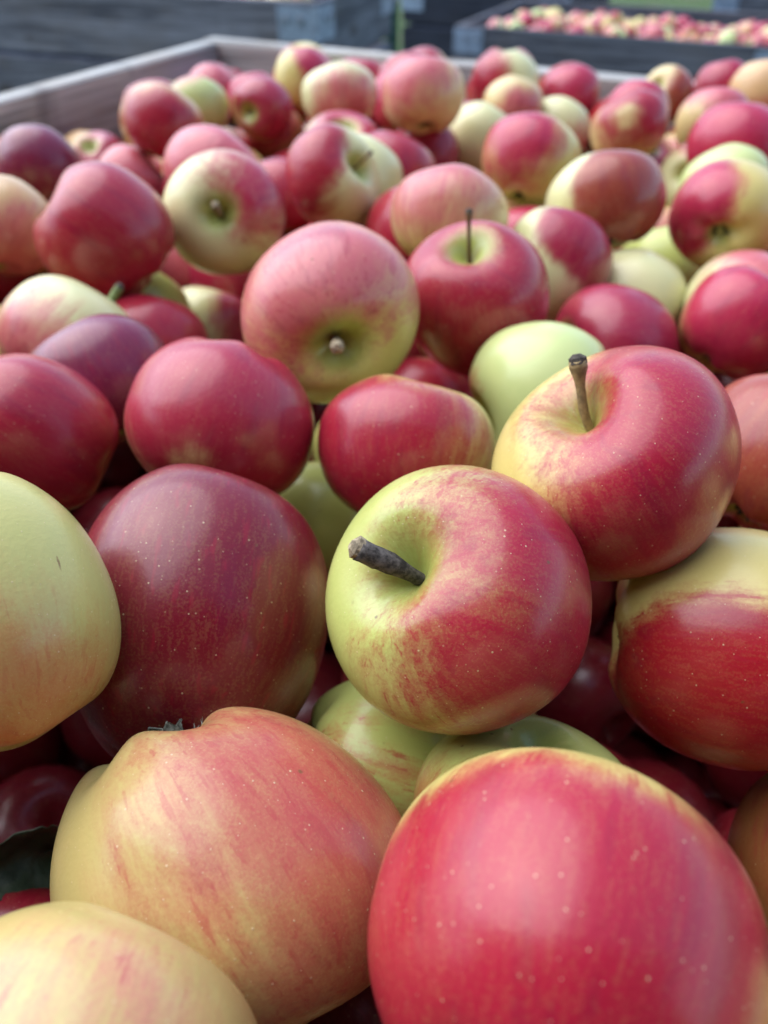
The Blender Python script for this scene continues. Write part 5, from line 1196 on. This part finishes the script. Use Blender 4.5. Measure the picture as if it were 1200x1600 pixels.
        [-0.1036, 0.9322, -0.4703, 0.035, 0],
        [-0.0568, 1.1867, -0.4704, 0.0342, 0],
        [-0.1174, 0.1036, -0.4704, 0.0345, 0],
        [-0.0709, 0.8502, -0.4706, 0.0354, 0],
        [0.235, 1.077, -0.4706, 0.0371, 0],
        [0.107, 0.2135, -0.4713, 0.0367, 0],
        [0.1097, 0.8365, -0.4715, 0.0378, 0],
        [-0.1797, 1.1122, -0.4715, 0.0347, 0],
        [-0.2992, 0.5636, -0.4721, 0.0352, 0],
        [-0.1768, 1.215, -0.4722, 0.0345, 0],
        [0.0337, 0.0383, -0.4733, 0.0349, 0],
        [-0.2436, 1.2943, -0.4734, 0.038, 0],
        [0.1932, 0.3631, -0.4738, 0.0341, 1, 'dark apple deep under the yellow and red right edge apple, the third of three'],
        [-0.1726, 1.032, -0.4741, 0.036, 0],
        [-0.0345, 0.9728, -0.4742, 0.0353, 0],
        [-0.1533, 0.413, -0.4743, 0.0365, 0],
        [-0.0824, 1.0396, -0.4761, 0.0343, 0],
        [0.1425, 0.7078, -0.4771, 0.0341, 0],
        [0.2543, 0.8565, -0.4771, 0.0341, 0],
        [0.4108, 0.9747, -0.4776, 0.0366, 0],
        [-0.4601, 0.7292, -0.4778, 0.0378, 0],
        [-0.1356, 0.3224, -0.478, 0.036, 0],
        [0.2049, 0.4444, -0.4789, 0.0356, 0],
        [-0.4493, 0.8793, -0.479, 0.034, 0],
        [0.2367, 0.5845, -0.4792, 0.0351, 0],
        [-0.3421, 0.6861, -0.4795, 0.0369, 0],
        [-0.1847, 0.6397, -0.4798, 0.0358, 0],
        [0.0305, 0.3049, -0.4812, 0.0353, 0],
        [0.4264, 0.8156, -0.4812, 0.0347, 0],
        [-0.1858, 0.4751, -0.4813, 0.0356, 0],
        [0.3582, 0.7059, -0.4817, 0.035, 0],
        [-0.2164, 0.9295, -0.482, 0.0343, 0],
        [0.0128, 0.4695, -0.4821, 0.0374, 0],
        [-0.0633, 0.5121, -0.4822, 0.035, 0],
        [0.5576, 0.9261, -0.4823, 0.035, 0],
        [0.2335, 0.5123, -0.483, 0.0362, 0],
        [-0.2235, 0.7512, -0.4836, 0.0346, 0],
        [-0.23, 1.1742, -0.4837, 0.0344, 0],
        [-0.3493, 0.7669, -0.4838, 0.0357, 0],
        [0.1264, 0.9811, -0.485, 0.0344, 0],
        [-0.2881, 1.0602, -0.4852, 0.036, 0],
        [0.4446, 0.6923, -0.4854, 0.0358, 0],
        [0.3381, 1.0391, -0.4855, 0.0343, 0],
        [-0.3635, 1.0065, -0.4857, 0.0383, 0],
        [-0.1297, 0.2505, -0.4864, 0.0341, 0],
        [-0.0461, 0.2999, -0.4867, 0.0364, 0],
        [0.229, 0.9761, -0.4891, 0.0354, 0],
        [0.0358, 0.231, -0.4901, 0.0366, 0],
        [-0.0684, 0.743, -0.4903, 0.0352, 0],
        [0.3024, 0.6312, -0.4905, 0.0381, 0],
        [0.302, 0.9346, -0.4907, 0.0365, 0],
        [0.1994, 0.898, -0.4909, 0.0355, 0],
        [0.0893, 0.6669, -0.4912, 0.0358, 0],
        [0.0244, 0.9068, -0.4916, 0.0343, 0],
        [0.1036, 0.0516, -0.4918, 0.0375, 0],
        [0.0932, 0.4447, -0.493, 0.0348, 0],
        [0.0747, 0.5368, -0.4931, 0.0363, 0],
        [-0.3486, 0.8403, -0.4935, 0.0352, 0],
        [-0.0973, 0.5773, -0.4948, 0.0375, 0],
        [0.205, 0.733, -0.4954, 0.0342, 0],
        [-0.4189, 0.6664, -0.4957, 0.0381, 0],
        [0.0639, 1.0674, -0.4958, 0.0359, 0],
        [0.0452, 0.6027, -0.4973, 0.0362, 0],
        [-0.1679, 1.277, -0.4977, 0.0355, 0],
        [0.1967, 0.3002, -0.4983, 0.0342, 1, 'dark apple deep under the green apple with brown spot, the lowest of five'],
        [0.1221, 0.3347, -0.4984, 0.0369, 0],
        [0.0031, 0.7334, -0.4987, 0.0345, 0],
        [-0.2378, 0.5933, -0.4988, 0.0362, 0],
        [-0.0989, 0.0391, -0.4989, 0.0362, 0],
        [-0.1557, 0.8931, -0.4989, 0.0343, 0],
        [0.3223, 0.5485, -0.4993, 0.0349, 0],
        [0.1476, 0.7735, -0.4995, 0.0371, 0],
        [-0.1029, 0.4546, -0.4996, 0.0344, 0],
        [0.0085, 1.1488, -0.4997, 0.0341, 0],
        [-0.1181, 1.1218, -0.4998, 0.0351, 0],
        [-0.142, 0.1619, -0.5, 0.0346, 0],
        [0.0702, 0.1385, -0.5004, 0.0363, 0],
        [0.2947, 0.7553, -0.5006, 0.0345, 0],
        [-0.2392, 0.8239, -0.5006, 0.039, 0],
        [0.1527, 1.0519, -0.5007, 0.0341, 0],
        [-0.0129, 0.1832, -0.5009, 0.035, 0],
        [-0.2069, 0.2909, -0.5015, 0.0351, 0],
        [0.4789, 0.9703, -0.5018, 0.0368, 0],
        [-0.0819, 0.3829, -0.5022, 0.0345, 0],
        [-0.2281, 0.4211, -0.5028, 0.0341, 0],
        [0.4923, 0.835, -0.5038, 0.0352, 0],
        [-0.0104, 0.8516, -0.5041, 0.0343, 0],
        [0.169, 0.6003, -0.505, 0.036, 0],
        [0.2584, 0.3733, -0.5053, 0.0379, 0],
        [-0.1478, 0.9715, -0.506, 0.0341, 0],
        [-0.304, 0.4998, -0.5062, 0.0378, 0],
        [0.405, 0.7551, -0.5077, 0.0366, 0],
        [-0.217, 1.0697, -0.5087, 0.0342, 0],
        [-0.2982, 1.1414, -0.5093, 0.0354, 0],
        [0.0782, 0.7509, -0.5098, 0.0371, 0],
        [-0.2629, 1.2292, -0.5102, 0.037, 0],
        [-0.3156, 0.9338, -0.5105, 0.0374, 0],
        [-0.3319, 0.6186, -0.5116, 0.0366, 0],
        [0.0716, 1.1713, -0.5116, 0.0351, 0],
        [0.2219, 0.6689, -0.5118, 0.0345, 0],
        [-0.0373, 0.0698, -0.512, 0.0357, 0],
        [0.4999, 0.9034, -0.512, 0.0361, 0],
        [0.1702, 0.1888, -0.5121, 0.0374, 0],
        [-0.2055, 0.6944, -0.5144, 0.0342, 0],
        [-0.295, 0.7265, -0.5152, 0.0362, 0],
        [0.3375, 0.8216, -0.5152, 0.0364, 0],
        [-0.4844, 0.7983, -0.5153, 0.035, 0],
        [0.3075, 0.4299, -0.5154, 0.0361, 0],
        [-0.1044, 0.6491, -0.516, 0.0359, 0],
        [-0.061, 0.2323, -0.516, 0.0373, 0],
        [0.0884, 0.8918, -0.5166, 0.0378, 0],
        [-0.3843, 0.9068, -0.517, 0.0354, 0],
        [-0.0199, 0.3562, -0.5175, 0.0346, 0],
        [-0.4093, 0.7607, -0.5185, 0.0349, 0],
        [0.2395, 0.8007, -0.5187, 0.037, 0],
        [-0.022, 0.6056, -0.5188, 0.0363, 0],
        [-0.0631, 0.1396, -0.5194, 0.0347, 0],
        [-0.3755, 0.5589, -0.5197, 0.035, 0],
        [0.3957, 0.8665, -0.52, 0.0384, 0],
        [-0.1054, 1.1966, -0.5202, 0.0343, 0],
        [0.1384, 0.2552, -0.5202, 0.0349, 0],
        [-0.0085, 1.0173, -0.5203, 0.0342, 0],
        [-0.0587, 0.8985, -0.5207, 0.0344, 0],
        [0.1551, 0.4155, -0.5207, 0.0365, 0],
        [-0.1391, 0.7278, -0.5208, 0.0358, 0],
        [-0.2788, 0.3811, -0.5215, 0.0343, 0],
        [0.1404, 0.5359, -0.5216, 0.0347, 0],
        [-0.2414, 1.001, -0.5218, 0.0343, 0],
        [-0.0992, 0.7985, -0.5223, 0.0369, 0],
        [0.412, 0.6262, -0.5246, 0.0371, 0],
        [0.1851, 1.1104, -0.5252, 0.035, 0],
        [-0.0158, 1.2136, -0.5259, 0.0359, 0],
        [0.0709, 0.9588, -0.5261, 0.0341, 0],
        [-0.0456, 1.0766, -0.5264, 0.0375, 0],
        [-0.0096, 0.525, -0.5265, 0.0361, 0],
        [-0.1675, 0.3633, -0.5274, 0.0353, 0],
        [0.307, 0.9947, -0.5275, 0.0349, 0],
        [-0.1885, 0.5242, -0.5278, 0.034, 0],
        [-0.0834, 0.9814, -0.5282, 0.0342, 0],
        [-0.0315, 0.7868, -0.529, 0.0345, 0],
        [-0.0149, 0.6736, -0.529, 0.0349, 0],
        [0.4697, 0.7394, -0.5296, 0.035, 0],
        [-0.1847, 0.2326, -0.5299, 0.0342, 0],
        [-0.265, 0.6577, -0.5302, 0.0384, 0],
        [0.2128, 1.0497, -0.5304, 0.0342, 0],
        [0.1568, 0.8529, -0.5305, 0.0354, 0],
        [0.0329, 0.4228, -0.5306, 0.035, 0],
        [-0.1484, 1.0651, -0.5318, 0.0346, 0],
        [0.1716, 0.9559, -0.532, 0.036, 0],
        [-0.3375, 1.0706, -0.5328, 0.0354, 0],
        [0.2552, 0.8957, -0.5329, 0.0347, 0],
        [0.1504, 0.6615, -0.5334, 0.0344, 0],
        [-0.164, 1.1589, -0.5341, 0.0352, 0],
        [0.081, 0.1973, -0.5342, 0.0345, 0],
        [0.0535, 0.8217, -0.5349, 0.0344, 0],
        [-0.0525, 1.1526, -0.5351, 0.0371, 0],
        [-0.2985, 0.798, -0.5352, 0.0355, 0],
        [-0.4115, 0.838, -0.536, 0.0367, 0],
        [-0.0418, 0.4317, -0.5365, 0.0351, 0],
        [0.0369, 0.0796, -0.5372, 0.0374, 0],
        [0.3674, 0.9488, -0.5373, 0.0352, 0],
        [-0.1629, 0.8263, -0.5374, 0.0367, 0],
        [0.3319, 0.8902, -0.5377, 0.0344, 0],
        [0.337, 0.4935, -0.5378, 0.0341, 0],
        [0.1019, 0.611, -0.5385, 0.0367, 0],
        [-0.1013, 0.3153, -0.5387, 0.0346, 0],
        [0.2444, 0.4563, -0.5388, 0.0385, 0],
        [-0.236, 0.4768, -0.5389, 0.035, 0],
        [-0.1892, 1.2261, -0.539, 0.0347, 0],
        [0.351, 0.6717, -0.5401, 0.0344, 0],
        [-0.1703, 0.6052, -0.5412, 0.0347, 0],
        [-0.1313, 0.1092, -0.5415, 0.0348, 0],
        [0.2568, 0.5421, -0.5417, 0.0343, 0],
        [-0.2369, 0.8854, -0.5419, 0.0365, 0],
        [-0.0074, 0.2763, -0.5419, 0.0348, 0],
        [-0.2066, 1.3093, -0.5424, 0.034, 0],
        [-0.112, 0.5183, -0.5425, 0.0344, 0],
        [-0.1663, 0.4322, -0.5428, 0.0363, 0],
        [0.0549, 0.4883, -0.5428, 0.0375, 0],
        [0.1115, 1.1008, -0.5433, 0.0382, 0],
        [0.071, 0.2763, -0.5447, 0.0351, 0],
        [-0.3164, 1.0003, -0.5447, 0.035, 0],
        [0.0471, 0.3472, -0.5459, 0.0356, 0],
        [0.1141, 1.01, -0.5462, 0.0356, 0],
        [0.2566, 0.6209, -0.5462, 0.0346, 0],
        [0.121, 0.1165, -0.5472, 0.0369, 0],
        [-0.1988, 0.7674, -0.5479, 0.0344, 0],
        [0.429, 0.9963, -0.5481, 0.037, 0],
        [0.2915, 1.0616, -0.5481, 0.0366, 0],
        [0.2868, 0.6964, -0.5484, 0.036, 0],
        [-0.4069, 0.6188, -0.5489, 0.0353, 0],
        [-0.2864, 0.5593, -0.5499, 0.0345, 0],
        [0.2027, 0.3698, -0.5501, 0.034, 0],
        [0.4415, 0.8065, -0.5501, 0.0365, 0],
        [0.0187, 1.0916, -0.5504, 0.035, 0],
        [0.3468, 0.7562, -0.5509, 0.0346, 0],
        [-0.4507, 0.7012, -0.5513, 0.0344, 0],
        [-0.3572, 0.6869, -0.5513, 0.0368, 0],
        [0.3412, 0.5881, -0.5518, 0.0344, 0],
        [0.5594, 0.9119, -0.5518, 0.0365, 0],
        [-0.2657, 1.0982, -0.5519, 0.0359, 0],
        [0.0513, 0.6978, -0.5527, 0.0366, 0],
        [-0.0201, 0.95, -0.5533, 0.0378, 0],
        [-0.3943, 0.9715, -0.5536, 0.0368, 0],
        [-0.1205, 1.2659, -0.5548, 0.0364, 0],
        [-0.1748, 0.9359, -0.5548, 0.0342, 0],
        [-0.1146, 0.2089, -0.5553, 0.0352, 0],
        [0.4136, 0.6979, -0.5554, 0.0356, 0],
        [-0.2402, 1.1687, -0.5555, 0.0346, 0],
        [0.4485, 0.9234, -0.556, 0.0365, 0],
        [-0.0654, 0.7178, -0.5561, 0.0377, 0],
        [0.1528, 0.7287, -0.5571, 0.0348, 0],
        [0.2447, 0.3159, -0.5571, 0.0353, 0],
        [0.1273, 0.4721, -0.5572, 0.0358, 0],
        [-0.3091, 0.4493, -0.5572, 0.035, 0],
        [0.0099, 0.1414, -0.5574, 0.035, 0],
        [0.1115, 0.3712, -0.5575, 0.0358, 0],
        [-0.3105, 0.8709, -0.558, 0.0348, 0],
        [0.0572, 0.5555, -0.5585, 0.034, 0],
        [0.1661, 0.3062, -0.5593, 0.036, 0],
        [-0.222, 0.3326, -0.5621, 0.0344, 0],
        [0.0904, 0.0339, -0.5641, 0.0385, 0],
        [-0.0645, 0.0326, -0.5643, 0.0353, 0],
        [-0.166, 0.2926, -0.5665, 0.0342, 0],
        [0.185, 0.2297, -0.5694, 0.0343, 0],
        [-0.1013, 0.3838, -0.5704, 0.0378, 0],
        [-0.236, 0.4044, -0.5719, 0.0381, 0],
        [-0.0275, 0.2016, -0.5741, 0.0376, 0],
        [0.2754, 0.3954, -0.5744, 0.0342, 0],
        [-0.0442, 0.1021, -0.5781, 0.0358, 0],
        [-0.042, 0.3256, -0.5788, 0.0362, 0]]
def copy_apple(k, loc, R, label, group, mesh_list=LOW, kinds=KINDS):
    ob = link('apple', mesh_list[k], SKIN); ob.location = loc; ob.scale = (R, R, R)
    ob.rotation_euler = (rf.uniform(0, 6.28), rf.uniform(0, 6.28), rf.uniform(0, 6.28)); tag(ob, label, 'apple', group); props(ob, *kinds[k], .9); return ob
HV = []; HF = []; HA = {k: [] for k in ('blush', 'pit', 'unit', 'mer')}; nh = 0
for (x, y, z, r, seen, *lab) in FILL:
    k = rf.randrange(10)
    if seen:
        if seen == 2: copy_apple(k, (x, y, z + CAM_Z), r * 1.06, lab[0], 'apples lower in the near bin'); continue
        copy_apple(k % 3, (x, y, z + CAM_Z), r * 1.06, lab[0], 'apples lower in the near bin', GAP_SHADE, [('O', 'd2'), ('O', 'd'), ('O', 'd2')])  # dark reds chosen to paint the shade of the gaps into these skins
    else:                                                        # buried or beside the picture: one mass
        me = LOW[k]; V = np.empty(len(me.vertices) * 3, np.float32); me.vertices.foreach_get('co', V); V = V.reshape(-1, 3)
        q = Matrix.Rotation(rf.uniform(0, 6.28), 3, 'X') @ Matrix.Rotation(rf.uniform(0, 6.28), 3, 'Z')
        HV.append(V @ np.array(q).T * r * 1.06 + np.array((x, y, z + CAM_Z))); HF += [tuple(i + nh for i in f) for f in _fc[(24, 26)]]; nh += len(V)
        for nm in HA:
            d = me.attributes[nm].data; w3 = 1 if nm in ('blush', 'pit') else 3; arr = np.empty(len(V) * w3, np.float32)
            d.foreach_get('value' if w3 == 1 else 'vector', arr); HA[nm].append(arr)
me = bpy.data.meshes.new('apple_heap'); me.from_pydata(np.vstack(HV).tolist(), [], HF); me.polygons.foreach_set('use_smooth', [True] * len(me.polygons))
for nm in HA:
    w3 = nm in ('blush', 'pit'); at_ = me.attributes.new(nm, 'FLOAT' if w3 else 'FLOAT_VECTOR', 'POINT'); at_.data.foreach_set('value' if w3 else 'vector', np.concatenate(HA[nm]))
hp = link('apple_heap', me, SKIN); tag(hp, 'buried red and yellow apples filling the near bin below the top layer', 'apples', None, 'stuff'); props(hp, 'Y', 'c')

# heap in the far bins
CL = dict(G='pale green', Y='yellow and red', O='red', C='cream and pink')
FAR = []
for k in range(10):
    v = np.array([rf.gauss(0, 1) for _ in range(3)]); v /= np.linalg.norm(v)
    FAR.append(apple_mesh('apple', rf.uniform(.84, .95), rf.uniform(.04, .1), 600 + k, 16, 18, 1.0, v, rf.uniform(-.8, .2), .4)[0])
FK = [('Y', 'c', 'red yellow'), ('C', 'c2', 'pink'), ('O', 'c2', 'bright pink'), ('C', 'p', 'cream'), ('O', 'm', 'dark red'), ('C2', 'o', 'pale green'), ('Y', 'r', 'scarlet'), ('C', 'p', 'cream'), ('C2', 'o', 'pale green'), ('Y2', 'p2', 'peach')]
ROW = ['front row'] + ['row %s from front' % w for w in 'two three four five six seven eight nine ten'.split()]
def heap(c, r, LX, LY, ztop, where, group, skip=None, slope=0):
    xa, ya = axes(r); nx = int(LX / .080); ny = int(LY / .080)
    for j in range(ny):
        for i in range(nx):
            x = -LX / 2 + .042 + i * .080 + (j % 2) * .040 + rf.uniform(-.008, .008); y = -LY / 2 + .042 + j * .080 + rf.uniform(-.008, .008)
            if abs(x) > LX / 2 - .038 or (skip and skip(x, y)): continue
            p = c + xa * x + ya * y; k = rf.randrange(10)
            m = 1 - (abs(x) / (LX / 2)) ** 4 * .7
            z = ztop + .012 * m * (1 - abs(y) / (LY / 2)) + rf.uniform(-.03, .024) - slope * (y / LY + .5)
            copy_apple(k, (p.x, p.y, z), rf.uniform(.036, .043), 'blurred %s apple, %s, %s third %s' % (FK[k][2], ROW[min(j, 9)], 'left' if x < -LX / 6 else 'right' if x > LX / 6 else 'middle', where), group, FAR, [f[:2] for f in FK])
heap(c2, r2, 1.2, .80, .722, 'of upper right bin', 'apples in the upper right bin', lambda x, y: x < -.50 or y > .25, .06)
heap(c1, r1, 1.2, .60, .145 + .76, 'of upper left bin', 'apples in the upper left bin', lambda x, y: x < .25 or y > -.1)

# ------------------------------------------------------------------ leaf in the dark gap at the lower left
def leaf(label, loc, rot, L, W, mat):
    V = []; F = []; n, m = 16, 8
    for i in range(n + 1):
        s = i / n; wd = W * math.sin(math.pi * min(1, s * 1.02) ** .8) * (1 + .05 * math.sin(s * 60)) + .0004
        for j in range(m + 1):
            q = j / m * 2 - 1
            V.append((s * L - L / 2, q * wd, .012 * (abs(q) ** 1.5) * wd / W * 1.0 - .35 * (s - .5) ** 2 * L + .0011 * math.sin(s * 17 - abs(q) * 6) + .0009 * math.sin(s * 7 + q * 5)))
    for i in range(n):
        for j in range(m): a = i * (m + 1) + j; F.append((a, a + 1, a + m + 2, a + m + 1))
    root = empty('fallen_leaf', loc); root.rotation_euler = rot; tag(root, label, 'leaf')
    o = link('blade', mesh('blade', V, F, True), mat, root); s = o.modifiers.new('thick', 'SOLIDIFY'); s.thickness = .0004
    pts = [(L * t, 0, -.35 * (t) ** 2 * L - .0006) for t in np.linspace(-.5, .5, 14)]
    pts = [(-.5 * L - .018, .002, -.35 * .25 * L - .004)] + pts
    Vt, Ft = tube(pts, list(np.linspace(.0011, .0004, len(pts))), 6); link('midrib', mesh('midrib', Vt, Ft, True), mat, root)
    return root
def at(px, py, z):
    d = Vector((0, math.cos(PITCH), -math.sin(PITCH))) + Vector((1, 0, 0)) * ((px - 600) / 1250) + Vector((0, math.sin(PITCH), math.cos(PITCH))) * ((800 - py) / 1250)
    return d * z + Vector((0, 0, CAM_Z))
leaf('dark green curled leaf in the gap below the yellow green apple, bottom left', at(52, 1338, .262), (.95, .45, .6), .036, .0125, leaf_mat('leaf_green', (.035, .065, .028)))
